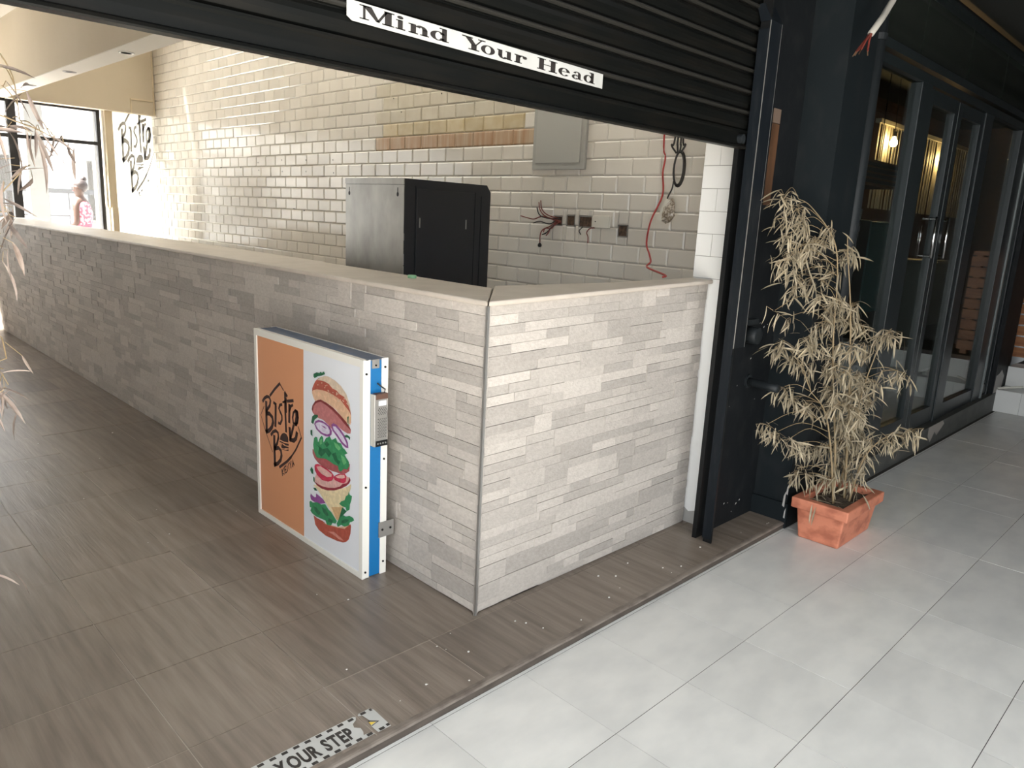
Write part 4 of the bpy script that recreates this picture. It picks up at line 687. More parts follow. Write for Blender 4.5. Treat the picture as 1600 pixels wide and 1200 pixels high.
for (x, z), lab in zip(((6.67, 2.437), (7.54, 2.435), (8.37, 2.40)), ('lit bare pendant bulb nearest the left end of the blind', 'lit bare pendant bulb in the middle of the row', 'lit bare pendant bulb deepest in the room, smallest')):
    pb = thing('pendant_bulb', lab, 'lamp', (x, 1.12, z), 'pendant bulbs behind the glass')
    obj('bulb', MB().lathe([(0, -.05), (.022, -.045), (.038, -.02), (.036, .0), (.02, .03), (.014, .05), (0, .05)], (x, 1.12, z), 14), M_bulb, pb, True)
    obj('holder', MB().lathe([(0, .05), (.018, .05), (.018, .10), (0, .10)], (x, 1.12, z), 12), M_black, pb)
    obj('cord', MB().tube([(x, 1.12, z + .1), (x, 1.2 - .06, 3.05)], .004, 5), M_black_wire, pb)
fr = thing('fridge', 'low stainless steel fridge seen through the right glass door', 'fridge', (6.4, .65, .1))
obj('body', MB().box(6.11, 6.72, .42, .98, .16, 1.275), M_stainless, fr, bevel=.006)
obj('door_panel', MB().box(6.13, 6.70, .40, .419, .66, 1.26), M_stainless, fr, bevel=.006); obj('door_panel', MB().box(6.13, 6.70, .40, .419, .19, .645), M_black, fr, bevel=.006)
for x in (6.16, 6.67):
    for y in (.46, .94): obj('foot', MB().tube([(x, y, .1), (x, y, .16)], .02, 8), M_black, fr)
tc = thing('display_cooler', 'dark cooler with a teal side panel behind the left glass panel', 'cooler', (4.65, .7, .1))
obj('body', MB().box(4.30, 4.90, .43, 1.0, .1, 1.60), M_black, tc, bevel=.005); obj('teal_panel', MB().box(4.50, 4.885, .415, .43, .86, 1.59), M_teal, tc, bevel=.003)
for k in range(3):
    o = obj('drinking_glass', MB().lathe([(.0, 0), (.028, 0), (.034, .09), (.031, .09), (.026, .006), (0, .006)], (4.40 + .12 * k, .55 + .02 * k, 1.6), 14), M_clearware, None, True)
    tag(o, ('leftmost upturned drinking glass on the dark cooler', 'middle drinking glass on the dark cooler', 'rightmost drinking glass on the dark cooler')[k], 'glass', 'glasses on the cooler')
hd = thing('wall_shelf_unit', 'dark wall unit with slatted front above the glasses', 'cabinet', (4.4, .45, 1.85))
obj('body', MB().box(4.02, 4.92, .42, .75, 1.86, 2.05), M_room_wall, hd)
for k in range(4): obj('slat', MB().box(4.04, 4.90, .405, .42, 1.88 + k * .042, 1.905 + k * .042), M_pipe, hd)
for x in (4.1, 4.84): obj('hanger', MB().box(x - .003, x + .003, .56, .566, 2.05, 3.05), M_pipe, hd)

# ------------------------------------------------------------------ canopy and surroundings of the walkway
struct('ceiling', MB().box(1.36, 9.5, -4.6, -.10, 2.92, 3.02), M_ceiling_dark, 'dark canopy over the white tiled walkway')
for k, y in enumerate((-.75, -2.0, -3.2)):
    struct('trim_%d' % (8 + k), MB().box(1.5, 9.4, y - .05, y + .05, 2.84, 2.92), M_black, ('dark canopy beam nearest the shopfront', 'second dark canopy beam from the shopfront', 'dark canopy beam furthest from the shopfront')[k], 'beam')
struct('wall_added_pier', MB().box(-2.6, -2.2, -.36, -.02, 0, 3.1), M_darkwall, 'unseen dark pier at the left end of the shutter, added to block light', 'wall')  # out of view, put here to keep light off the left floor
struct('wall_front', MB().box(6.505, 10.9, -.10, -.04, .1, 3.0), M_sidewall, 'dark wall beyond the end pillar of the shopfront', 'wall')
struct('wall_far', MB().box(7.9, 8.0, -4.6, -.32, -.035, 3.0), M_sidewall, 'dark wall closing the far end of the walkway', 'wall')
struct('wall_added_side', MB().box(1.0, 8.0, -4.6, -4.5, -.035, 3.0), M_sidewall, 'unseen dark wall along the far side of the walkway, added to block light', 'wall')  # out of view, placed so the white floor darkens to the right
struct('ceiling', MB().box(-2.3, 1.355, -3.5, -.365, 3.14, 3.24), M_ceiling_dark, 'unseen dark ceiling in front of the roller shutter, shaped to cut sky light')  # out of view, edges and dark colour chosen to limit light on the counter
struct('floor', MB().box(-30, 40, -40, -4.605, -.3, -.05).box(-30, -3.62, -4.604, 8.4, -.3, -.05), M_yard, 'open paved yard in front of the walkway')

# ------------------------------------------------------------------ light box sign leaning at the counter
OX, OY, LW, LT, LH = -.1715, 1.417, .9124, .1164, .9198
def lb(u, d, v): return (OX + d, OY - u, v)
def lbox(mb, u0, u1, d0, d1, v0, v1): return mb.box(OX + d0, OX + d1, OY - u1, OY - u0, v0, v1)
bx = thing('light_box_sign', 'freestanding light box sign with a layered burger picture beside the counter', 'sign', (OX + LT / 2, OY - LW / 2, 0))
obj('casing', lbox(MB(), .006, LW - .003, .008, LT - .008, .004, LH - .006), M_blue, bx)
obj('top_sheet', lbox(MB(), .004, LW - .004, .022, LT - .004, LH - .006, LH - .002), M_blue_top, bx)
ff = MB()
for u0, u1, v0, v1 in ((0, LW, 0, .022), (0, LW, LH - .030, LH), (0, .022, .022, LH - .03), (LW - .024, LW, .022, LH - .03)):
    lbox(ff, u0, u1, 0, .012, v0, v1)
lbox(ff, LW - .003, LW, .012, .033, 0, LH); lbox(ff, 0, .003, .012, .033, 0, LH); lbox(ff, 0, LW, .012, .022, LH - .003, LH); lbox(ff, 0, LW, .012, .03, 0, .003)
obj('front_frame', ff, M_white_frame, bx)
bf = MB(); lbox(bf, LW - .0025, LW + .0005, .086, LT, 0, LH + .001); lbox(bf, 0, .003, .086, LT, 0, LH); lbox(bf, 0, LW, LT - .006, LT, 0, LH)
obj('back_frame', bf, M_white_frame, bx)
D0 = .0062
fp = obj('face_panel', lbox(MB(), .02, LW - .02, D0, .0105, .02, LH - .028), M_panelwhite, bx)
def lpt(u, v, layer): return lb(u, D0 - .0003 - .00022 * layer, v)
obj('orange_print', MB().ngon([lpt(.0225, .0225, 0), lpt(.4336, .0225, 0), lpt(.4477, LH - .0305, 0), lpt(.0225, LH - .0305, 0)]), M_orange, fp)
BC = {'bun_red': (.40, .085, .055), 'sesame': (.62, .50, .38), 'bun_cut': (.66, .42, .27), 'bun_light': (.58, .24, .19), 'patty': (.46, .165, .165), 'patty_dark': (.21, .035, .035), 'onion': (.26, .075, .27), 'onion_white': (.62, .57, .68), 'meat': (.36, .085, .09), 'lettuce': (.035, .25, .10), 'green_dark': (.015, .125, .055), 'green_light': (.13, .42, .17), 'cheese': (.72, .60, .37), 'cheese_dark': (.60, .38, .19), 'meat_pale': (.66, .40, .36), 'rim': (.27, .028, .045), 'tomato': (.52, .030, .075)}
PRINT_NAME = {'bun_red': 'bun_print', 'bun_cut': 'bun_print', 'bun_light': 'bun_print', 'patty': 'patty_print', 'patty_dark': 'patty_print', 'onion': 'onion_print', 'onion_white': 'onion_print', 'meat': 'tomato_print', 'lettuce': 'lettuce_print', 'green_dark': 'lettuce_print', 'green_light': 'lettuce_print', 'cheese': 'cheese_print', 'cheese_dark': 'cheese_print', 'meat_pale': 'ham_print', 'rim': 'ham_print', 'tomato': 'tomato_print', 'sesame': 'sesame_print'}
seeds = MB()
for c, layer, pts in BURGER:
    m = mat('print_' + c, BC[c], .35, noise=((55, 55, 55), 4, .45, .65), col2=tuple(min(1, x * 1.18 + .01) for x in BC[c]))
    if c == 'sesame' and len(pts) == 4: seeds.ngon([lpt(u, v, layer + 1) for u, v in pts]); continue
    obj(PRINT_NAME[c], MB().ngon([lpt(u, v, layer + 1) for u, v in pts]), m, fp)
tag(obj('seed_print', seeds, MATS['print_sesame'], fp), kind='stuff')
lm = MB()
for w, pts in LOGO: ribbon(lm, pts, w * (1.15 if w > .008 else 1.0), lpt, 2)
for pts in ICON: lm.ngon([lpt(u, v, 2) for u, v in pts])
obj('logo_print', lm, M_ink, fp)
for (d, v) in ((.014, .865), (.101, .885), (.014, .40), (.100, .505), (.014, .03), (.101, .055)):
    obj('screw', MB().tube([lb(LW - .001, d, v), lb(LW + .004, d, v)], .0045, 8), M_black, bx)
zp = MB(); lbox(zp, LW - .004, LW + .0012, .040, .074, LH - .036, LH - .001); obj('joining_plate', zp, M_steel_dull, bx)
obj('screw', MB().tube([lb(LW, .057, LH - .024), lb(LW + .004, .057, LH - .024)], .004, 8), M_black, bx)
drv = obj('power_supply', lbox(MB(), LW + .001, LW + .030, .033, .094, .572, .785), M_steel_dull, bx, bevel=.002)
obj('terminal_block', lbox(MB(), LW + .006, LW + .0325, .040, .094, .573, .596), M_black, drv)
obj('terminal_block', lbox(MB(), LW + .006, LW + .0325, .040, .094, .765, .786), mat('brown_terminal', (.12, .06, .04), .6), drv)
for k in range(4): obj('terminal_screw', MB().tube([lb(LW + .032, .048 + .012 * k, .585), lb(LW + .0345, .048 + .012 * k, .585)], .0035, 6), M_steel_dull, drv)
ho = MB()
for i in range(9):
    for j in range(20):
        if 12 < j < 15: continue
        d, v = .051 + i * .0045, .610 + j * .0062
        if (i + j) % 2: continue
        ho.ngon([lb(LW + .0304, d + .0022 * math.cos(a), v + .0022 * math.sin(a)) for a in (0, 1.05, 2.1, 3.14, 4.2, 5.2)])
for o in (obj('vent_holes', ho, M_black, drv),): o['kind'] = 'stuff'
obj('label_plate', MB().quad(lb(LW + .0303, .052, .738), lb(LW + .0303, .088, .738), lb(LW + .0303, .088, .758), lb(LW + .0303, .052, .758)), M_panelwhite, drv)
obj('lead', MB().tube([lb(LW + .02, .085, .785), lb(LW + .022, .088, .80), lb(LW + .012, .07, .815), lb(LW + .004, .062, .825)], .003, 6), M_black_wire, bx)
obj('lead', MB().tube([lb(LW + .02, .095, .78), lb(LW + .02, .099, .70), lb(LW + .02, .098, .62), lb(LW + .02, .094, .60)], .0025, 6), M_black_wire, bx)
br = MB(); lbox(br, LW - .002, LW + .003, .078, .152, .165, .232); obj('fixing_bracket', br, M_steel_dull, bx)
for d in (.095, .135): obj('screw', MB().tube([lb(LW + .002, d, .198), lb(LW + .0055, d, .198)], .005, 8), M_black, bx)

# ------------------------------------------------------------------ rack cabinet behind the counter
ck = thing('rack_cabinet', 'tall black metal cabinet with bare grey back panel standing behind the counter', 'cabinet', (1.15, 1.9, 0))
obj('carcass', MB().prism([(.823, 1.602, 0), (1.478, 1.602, 0), (1.478, 1.602, 1.625), (1.445, 1.602, 1.667), (.823, 1.602, 1.667)], (0, .594, 0)), M_cabinet, ck)
obj('side_panel', MB().box(.905, 1.345, 1.596, 1.602, .04, 1.615), M_cabinet, ck, bevel=.002)
obj('edge_trim', MB().box(1.40, 1.404, 1.598, 1.602, .04, 1.60).box(.899, .9012, 1.5985, 1.602, .04, 1.63).box(1.35, 1.3522, 1.5985, 1.602, .04, 1.62), M_pipe, ck)
for x in (.925, 1.275): obj('slam_latch', MB().box(x, x + .006, 1.593, 1.597, 1.40, 1.455), M_steel_dull, ck)
bp = obj('back_panel', MB().box(.819, .823, 1.603, 2.196, .03, 1.632), M_steel, ck)
obj('top_lip', MB().box(.8165, .823, 1.602, 2.197, 1.634, 1.668), M_steel, ck)
for y in (2.155, 1.66):
    k = MB(); 
    k.ngon([(.8183, y + .011 * math.cos(a), 1.580 + .013 * math.sin(a)) for a in [2 * math.pi * i / 12 for i in range(12)]])
    k.ngon([(.8184, y - .0045, 1.585), (.8184, y + .0045, 1.585), (.8184, y + .0035, 1.617), (.8184, y - .0035, 1.617)])
    obj('keyhole', k, M_black, bp)
ws = MB()
z = .05
while z < 1.66:
    d = R.uniform(.02, .09)
    if R.random() < .65: ws.box(.8165, .8235, 1.5995, 1.6035, z, min(z + d, 1.664))
    z += d + R.uniform(.004, .03)
obj('worn_edge', ws, M_steel_dull, ck)

# ------------------------------------------------------------------ fittings on the back wall
XT = XB - .0085
pn = thing('distribution_board', 'grey metal electrical board on the tiled back wall', 'electrical board', (XT, 1.42, 1.8))
obj('frame', MB().box(XT - .022, XT, 1.197, 1.638, 1.793, 2.42), M_grey_panel, pn, bevel=.002)
obj('door', MB().box(XT - .029, XT - .0215, 1.232, 1.606, 1.832, 2.38), M_grey_door, pn, bevel=.002)
pt = thing('blank_plate', 'ivory blank wall plate right of the open socket boxes', 'wall plate', (XT, 1.045, 1.48))
obj('plate', MB().box(XT - .010, XT, .974, 1.113, 1.447, 1.520), M_socket, pt, bevel=.003); obj('screw', MB().tube([(XT - .012, 1.085, 1.484), (XT - .009, 1.085, 1.484)], .004, 8), M_black, pt)
def wires(name, label, cat, paths, m, r, group=None):
    t = thing(name, label, cat, paths[0][0], group)
    for k, p_ in enumerate(paths):
        obj('wire', MB().tube(p_, r, 6), m[k % len(m)] if isinstance(m, list) else m, t, True)
    return t
def smooth(P, n=5):
    out = []; P = [Vector(p) for p in P]
    for i in range(len(P) - 1):
        a, b, c, d = P[max(i - 1, 0)], P[i], P[i + 1], P[min(i + 2, len(P) - 1)]
        for k in range(n):
            t = k / n
            out.append(.5 * ((2 * b) + (c - a) * t + (2 * a - 5 * b + 4 * c - d) * t * t + (3 * b - a - 3 * c + d) * t ** 3))
    return out + [P[-1]]
o0 = (XT - .002, 1.40, 1.475)
paths = []
for tgt in (((1.85, 1.47, 1.50), (1.85, 1.525, 1.54), (1.85, 1.54, 1.589)), ((1.855, 1.46, 1.51), (1.84, 1.50, 1.545), (1.84, 1.515, 1.60)), ((1.86, 1.47, 1.49), (1.85, 1.53, 1.51), (1.845, 1.55, 1.555)),
            ((1.86, 1.50, 1.50), (1.85, 1.575, 1.48), (1.85, 1.64, 1.487), (1.85, 1.70, 1.497)), ((1.86, 1.44, 1.44), (1.85, 1.485, 1.42), (1.85, 1.51, 1.39), (1.85, 1.512, 1.325)),
            ((1.86, 1.42, 1.44), (1.85, 1.455, 1.40), (1.845, 1.49, 1.385)), ((1.86, 1.43, 1.43), (1.85, 1.44, 1.40), (1.85, 1.46, 1.38)), ((1.86, 1.42, 1.43), (1.85, 1.47, 1.425), (1.84, 1.475, 1.40)), ((1.86, 1.44, 1.455), (1.85, 1.52, 1.468), (1.85, 1.58, 1.455))):
    paths.append(smooth([(XT + .004, 1.395 + R.uniform(-.02, .02), 1.475 + R.uniform(-.02, .02))] + list(tgt)))
wt = wires('wire_bundle', 'tangle of dark red wires spraying out of the leftmost open socket box', 'wires', paths, [M_darkred_wire, M_darkred_wire, M_black_wire], .0036)
obj('wire_nut', MB().lathe([(0, 0), (.012, .004), (.014, .016), (.006, .028), (0, .03)], (1.85, 1.512, 1.302), 10), M_black_wire, wt)
wires('loose_wire', 'short dark wire hanging below the third socket box', 'wire', [smooth([(XT + .002, 1.19, 1.45), (1.87, 1.195, 1.43), (1.87, 1.20, 1.42), (1.87, 1.186, 1.40)])], M_black_wire, .003)
wires('loose_wire', 'bent dark wire hanging below the ivory blank plate', 'wire', [smooth([(XT - .004, 1.09, 1.447), (1.865, 1.112, 1.44), (1.865, 1.135, 1.415), (1.865, 1.122, 1.39), (1.865, 1.12, 1.352)])], M_darkred_wire, .0034)
wires('red_cable', 'long red twin cable hanging down onto the counter top', 'cable', [smooth([(1.85, .616, 2.6), (1.85, .616, 1.961), (1.85, .596, 1.853), (1.85, .604, 1.767), (1.845, .589, 1.646), (1.82, .634, 1.505), (1.80, .637, 1.38), (1.74, .57, 1.325), (1.66, .50, 1.285), (1.56, .45, 1.262), (1.36, .20, 1.246), (1.27, .15, 1.243)])], M_red_wire, .0052)
kc = thing('coiled_cable', 'looped black cable hung high on the wall beside the pier', 'cable', (1.8, .48, 1.9))
for k in range(3):
    cy0, cz0 = .470 + .006 * k, 1.785
    obj('loop', MB().tube([(1.80 + .012 * k, cy0 + (.030 + .003 * k) * math.cos(a), cz0 + (.085 + .004 * k) * math.sin(a)) for a in [2 * math.pi * i / 24 for i in range(24)]], .0055, 6, True), M_black_wire, kc, True)
for k, (dy, z0) in enumerate(((.03, 2.4), (.012, 2.4), (-.008, 2.4), (-.02, 2.4))):
    obj('strand', MB().tube(smooth([(1.81, .478 + dy, z0), (1.80, .48 + dy, 1.95), (1.80, .482 + dy * 1.6 - .01 * (k % 2), 1.91), (1.80, .478 + dy * .5, 1.865)]), .0055, 6), M_black_wire, kc, True)
obj('tail', MB().tube(smooth([(1.80, .495, 1.72), (1.80, .50, 1.68), (1.80, .52, 1.64), (1.80, .525, 1.625)]), .0045, 6), M_black_wire, kc, True)
bg = thing('bagged_socket', 'ivory socket wrapped in crumpled clear plastic hanging from black cable', 'socket', (1.8, .52, 1.56))
sk = MB().box(-.012, .012, -.016, .016, -.062, .06); o = obj('socket_body', sk, M_socket); o.location = (1.80, .535, 1.565); o.rotation_euler = (.42, 0, 0); adopt(o, bg)
cr = MB(); cr.lathe([(0, -.068), (.024, -.055), (.034, -.02), (.030, .012), (.018, .045), (.008, .062), (0, .066)], (0, 0, 0), 14)
cr.v = [(x * R.uniform(.75, 1.2), y * R.uniform(.75, 1.2), z + R.uniform(-.006, .006)) for x, y, z in cr.v]
o = obj('plastic_wrap', cr, M_bagged); o.location = (1.79, .500, 1.560); o.rotation_euler = (.25, 0, 0); adopt(o, bg)
# ------------------------------------------------------------------ torn safety sticker on the step
def stk(x, y, layer): return (x, y, .0012 + .0003 * layer)
s1 = thing('floor_sticker', 'torn white floor sticker reading Your Step with dashed black edges', 'sticker', (-.85, -.25, 0))
obj('vinyl', MB().ngon([stk(-1.06, -.302, 0), stk(-.660, -.304, 0), stk(-.668, -.292, 0), stk(-.690, -.288, 0), stk(-.683, -.275, 0), stk(-.680, -.258, 0), stk(-.693, -.243, 0), stk(-.688, -.228, 0), stk(-.671, -.218, 0), stk(-.664, -.206, 0), stk(-.670, -.200, 0), stk(-1.06, -.200, 0)]), M_signwhite, s1)
da = MB()
for k in range(11):
    for y, off in ((-.2085, 0), (-.297, .008)):
        x = -.683 - k * .0355 + off
        da.ngon([stk(x - .009, y - .0055, 1), stk(x + .009, y - .0055, 1), stk(x + .009, y + .0055, 1), stk(x - .009, y + .0055, 1)])
obj('edge_dashes', da, M_black_ink, s1)
def letter_mesh(ch):
    fc_ = bpy.data.curves.new('letter', 'FONT'); fc_.body = ch; fc_.size = 1; fc_.offset = .042; fc_.resolution_u = 3
    to = bpy.data.objects.new('tmp', fc_); COL.objects.link(to)
    dg = bpy.context.evaluated_depsgraph_get(); tm = bpy.data.meshes.new_from_object(to.evaluated_get(dg)); bpy.data.objects.remove(to)
    return tm
xa = 0; glyphs = []
for ch in 'YOUR STEP':
    if ch == ' ': xa += .30; continue
    tm = letter_mesh(ch); lo = min(v.co.x for v in tm.vertices); hi = max(v.co.x for v in tm.vertices)
    glyphs.append((tm, xa - lo)); xa += hi - lo + .065
for tm, dx in glyphs:
    for v in tm.vertices: v.co = (-.945 + (v.co.x + dx) / xa * .240, -.280 + v.co.y / .73 * .052, .0016)
    tm.materials.clear(); tm.materials.append(M_black_ink); link('letter', tm, s1)
s2 = thing('sticker_scrap', 'torn off white sticker scrap with part of a yellow warning triangle', 'sticker', (-.63, -.25, 0))
obj('vinyl', MB().ngon([stk(-.606, -.306, 0), stk(-.603, -.212, 0), stk(-.612, -.199, 0), stk(-.650, -.199, 0), stk(-.657, -.207, 0), stk(-.645, -.214, 0), stk(-.641, -.245, 0), stk(-.652, -.27, 0), stk(-.651, -.306, 0)]), M_signwhite, s2)
da = MB()
for x, y, s_ in ((-.638, -.206, .009), (-.612, -.207, .004), (-.634, -.299, .009), (-.611, -.296, .005)):
    da.ngon([stk(x - s_, y - .0055, 1), stk(x + s_, y - .0055, 1), stk(x + s_, y + .0055, 1), stk(x - s_, y + .0055, 1)])
da.ngon([stk(-.649, -.247, 1), stk(-.644, -.244, 1), stk(-.620, -.266, 1), stk(-.650, -.272, 1), stk(-.650, -.269, 1), stk(-.627, -.265, 1)])
obj('edge_dashes', da, M_black_ink, s2)
obj('triangle', MB().ngon([stk(-.648, -.251, 2), stk(-.631, -.2635, 2), stk(-.6495, -.267, 2)]), M_yellow, s2)

# crumbs of plaster and paint on the brown floor
cm = MB()
for i in range(46):
    if i < 26: x, y = R.uniform(-.6, 1.8), R.uniform(-.30, -.05)
    else: x, y = R.uniform(-.9, -.05), R.uniform(-.25, 3.2)
    if x > 1.25 and y > -.24: continue
    if x > -.22 and y > .4: continue
    s_ = R.uniform(.0025, .007)
    cm.box(x, x + s_, y, y + s_ * .8, .0008, .0008 + s_ * .5)
o = obj('plaster_crumbs', cm, M_debris); tag(o, 'scattered white plaster crumbs on the brown floor', 'debris', kind='stuff')

# ------------------------------------------------------------------ potted bamboo by the column
def leaf_mesh(name, m, bend, fold):
    b = MB(); n = 4
    for i in range(n + 1):
        t = i / n; w = .5 * (math.sin(math.pi * (t * .92 + .06)) ** .8) if 0 < i < n else (.10 if i == 0 else .0)
        zc = -bend * t * t
        b.v += [(t, -w, zc + fold * w * .09), (t, 0, zc), (t, w, zc + fold * w * .09)]
    for i in range(n):
        for k in (0, 1):
            a = i * 3 + k; b.f.append((a, a + 3, a + 4, a + 1))
    return b.mesh(name, m)
def grow(root, clusters, leaf_mats, spread, base, cane_nodes, cane_r, seed, keep, dense=1.0):
    r = random.Random(seed)
    var = [leaf_mesh('leaf_shape', leaf_mats, bnd, f_) for bnd, f_ in ((.10, .5), (.22, .9), (.35, .3))]
    for nodes in cane_nodes:
        P = smooth(nodes, 6); obj('cane', MB().tube(P, [cane_r * (1 - .75 * i / len(P)) for i in range(len(P))], 7), M_cane, root, True)
    allc = [p for c in cane_nodes for p in smooth(c, 6)]
    tw = MB(); leaves = []
    for cx_, cy_, cz_, k in clusters:
        c = Vector((cx_, cy_, cz_))
        near = min(allc, key=lambda q: (q - c).length + max(0, q.z - c.z) * .8 )
        if (near - c).length > .02:
            mid = near.lerp(c, .55) + Vector((0, 0, .04 * (near - c).length / .2))
            tw.tube(smooth([near, mid, c + Vector((0, 0, .02))], 4), .0013, 4)
        for i in range(int(k * dense)):
            off = Vector((r.gauss(0, 1), r.gauss(0, 1), r.gauss(0, .8))) * spread
            p = c + off; q = c + off * .2 + Vector((0, 0, .012))
            if i % 2 == 0: tw.tube([q, p], .0008, 3)
            az = r.uniform(0, 2 * math.pi); tilt = r.choice((r.uniform(.9, 1.45), r.uniform(.5, 1.2), r.uniform(-.1, .6)))
            leaves.append((p, az, tilt, r.uniform(-1.2, 1.2), r.uniform(.055, .10), r.choice((0, 1, 2)), r.uniform(.085, .125)))
    o = obj('twigs', tw, M_cane, root); o['kind'] = 'stuff'
    leaves.sort(key=lambda l: (l[0] - cam.location).length)
    rest = MB()
    for i, (p, az, tilt, roll, ln, v, asp) in enumerate(leaves):
        M = Matrix.Translation(p) @ Euler((roll, tilt, az), 'XYZ').to_matrix().to_4x4()
        M = Matrix.Translation(p) @ Matrix.Rotation(az, 4, 'Z') @ Matrix.Rotation(tilt, 4, 'Y') @ Matrix.Rotation(roll, 4, 'X') @ Matrix.Diagonal((ln, ln * asp, ln, 1))
        if i < keep:
            o = bpy.data.objects.new('leaf', var[v]); COL.objects.link(o); o.matrix_basis = M; adopt(o, root)
        else:
            n = len(rest.v); rest.v += [tuple(M @ q.co) for q in var[v].vertices]; rest.f += [tuple(n + a for a in f.vertices) for f in var[v].polygons]
    if rest.v:
        o = obj('leaves', rest, leaf_mats, root); o['kind'] = 'stuff'
def planter(root, x0, x1, y0, y1, z0, h, rim):
    b = MB(); i = .018
    lo = [(x0 + i, y0 + i), (x1 - i, y0 + i), (x1 - i, y1 - i), (x0 + i, y1 - i)]
    hi = [(x0, y0), (x1, y0), (x1, y1), (x0, y1)]
    b.v = [(x, y, z0) for x, y in lo] + [(x, y, z0 + h - .05) for x, y in hi]
    b.f = [(3, 2, 1, 0), (4, 5, 6, 7)] + [(k, (k + 1) % 4, 4 + (k + 1) % 4, 4 + k) for k in range(4)]
    obj('pot_body', b, M_terracotta, root, bevel=.008)
    t = MB(); e = .022; w = .045
    X0, X1, Y0_, Y1_ = x0 - e, x1 + e, y0 - e, y1 + e; za, zb = z0 + h - .055, z0 + h
    O = [(X0, Y0_), (X1, Y0_), (X1, Y1_), (X0, Y1_)]; I = [(X0 + w, Y0_ + w), (X1 - w, Y0_ + w), (X1 - w, Y1_ - w), (X0 + w, Y1_ - w)]
    t.v = [(x, y, za) for x, y in O] + [(x, y, zb) for x, y in O] + [(x, y, zb) for x, y in I] + [(x, y, za) for x, y in I]
    for k in range(4):
        j = (k + 1) % 4
        t.f += [(k, j, 4 + j, 4 + k), (4 + k, 4 + j, 8 + j, 8 + k), (8 + k, 8 + j, 12 + j, 12 + k), (12 + k, 12 + j, j, k)]
    obj('rim', t, M_terracotta, root, bevel=.006)
    s = MB(); nx, ny = 14, 8
    for a in range(nx + 1):
        for c in range(ny + 1):
            s.v.append((X0 + w + (X1 - X0 - 2 * w) * a / nx, Y0_ + w + (Y1_ - Y0_ - 2 * w) * c / ny, zb - .03 + R.uniform(-.006, .008)))
    for a in range(nx):
        for c in range(ny):
            q = a * (ny + 1) + c; s.f.append((q, q + ny + 1, q + ny + 2, q + 1))
    obj('soil', s, M_soil, root)
pb1 = thing('potted_bamboo', 'dried bamboo plant in a rectangular terracotta planter on white tiles', 'potted plant', (2.03, -.53, -.035))
planter(pb1, 1.812, 2.245, -.652, -.412, -.035, .215, 1)
Zs = .16
grow(pb1, CLUSTERS, M_leaf, .024, (2.03, -.53), [
    [(2.00, -.52, .14), (1.985, -.49, .45), (1.955, -.45, .75), (1.93, -.425, 1.0), (1.90, -.42, 1.25), (1.845, -.40, 1.45), (1.775, -.30, 1.60), (1.735, -.25, 1.635)],
    [(2.06, -.55, .14), (2.03, -.53, .5), (2.0, -.50, .85), (1.97, -.47, 1.15), (1.93, -.44, 1.38), (1.915, -.43, 1.48)],
    [(2.09, -.50, .14), (2.08, -.53, .45), (2.06, -.56, .75), (2.08, -.60, .98)],
    [(1.95, -.54, .14), (1.93, -.50, .4), (1.88, -.46, .62), (1.82, -.40, .72)],
    [(2.04, -.58, .14), (2.05, -.62, .4), (2.12, -.70, .52), (2.20, -.77, .50)]], .0062, 21, 300, 2.4)
litter = MB(); rl = random.Random(6); vv = leaf_mesh('leaf_shape', M_leaf, .1, .4)
for i in range(26):
    M = Matrix.Translation((rl.uniform(1.85, 2.2), rl.uniform(-.62, -.45), .165)) @ Matrix.Rotation(rl.uniform(0, 6.3), 4, 'Z') @ Matrix.Rotation(rl.uniform(-.25, .3), 4, 'Y') @ Matrix.Diagonal((.07, .009, .07, 1))
    n = len(litter.v); litter.v += [tuple(M @ q.co) for q in vv.vertices]; litter.f += [tuple(n + a for a in f.vertices) for f in vv.polygons]
o = obj('fallen_leaves', litter, M_leaf, pb1); o['kind'] = 'stuff'
for i, (y, z, a) in enumerate(((-.50, .172, -1.3), (-.52, .166, -1.5))):
    o = bpy.data.objects.new('leaf', vv); COL.objects.link(o)
    o.matrix_basis = Matrix.Translation((1.782, y, z)) @ Matrix.Rotation(math.pi + .25 - .5 * i, 4, 'Z') @ Matrix.Rotation(1.35, 4, 'Y') @ Matrix.Diagonal((.10, .009, .05, 1)); adopt(o, pb1)
pb2 = thing('potted_bamboo', 'dried bamboo reaching in at the left edge, thin bent twigs', 'potted plant', (-2.0, .25, 0))
planter(pb2, -2.2, -1.8, .13, .37, 0, .22, 1)
grow(pb2, CLUSTERS2, M_leaf_red, .020, (-2.0, .25), [
    [(-2.0, .25, .19), (-1.92, .22, .9), (-1.75, .17, 1.45), (-1.50, .10, 1.78), (-1.40, .08, 1.80), (-1.345, .07, 1.74), (-1.335, .068, 1.64)],
    [(-2.03, .24, .19), (-1.85, .20, 1.0), (-1.60, .13, 1.5), (-1.42, .085, 1.635), (-1.33, .065, 1.63), (-1.265, .055, 1.60)],
    [(-1.97, .27, .19), (-1.75, .2, .75), (-1.52, .12, 1.05), (-1.40, .08, 1.12)],
    [(-2.0, .22, .19), (-1.8, .17, .9), (-1.55, .12, 1.30), (-1.40, .08, 1.46), (-1.34, .07, 1.53)]], .0038, 9, 300)

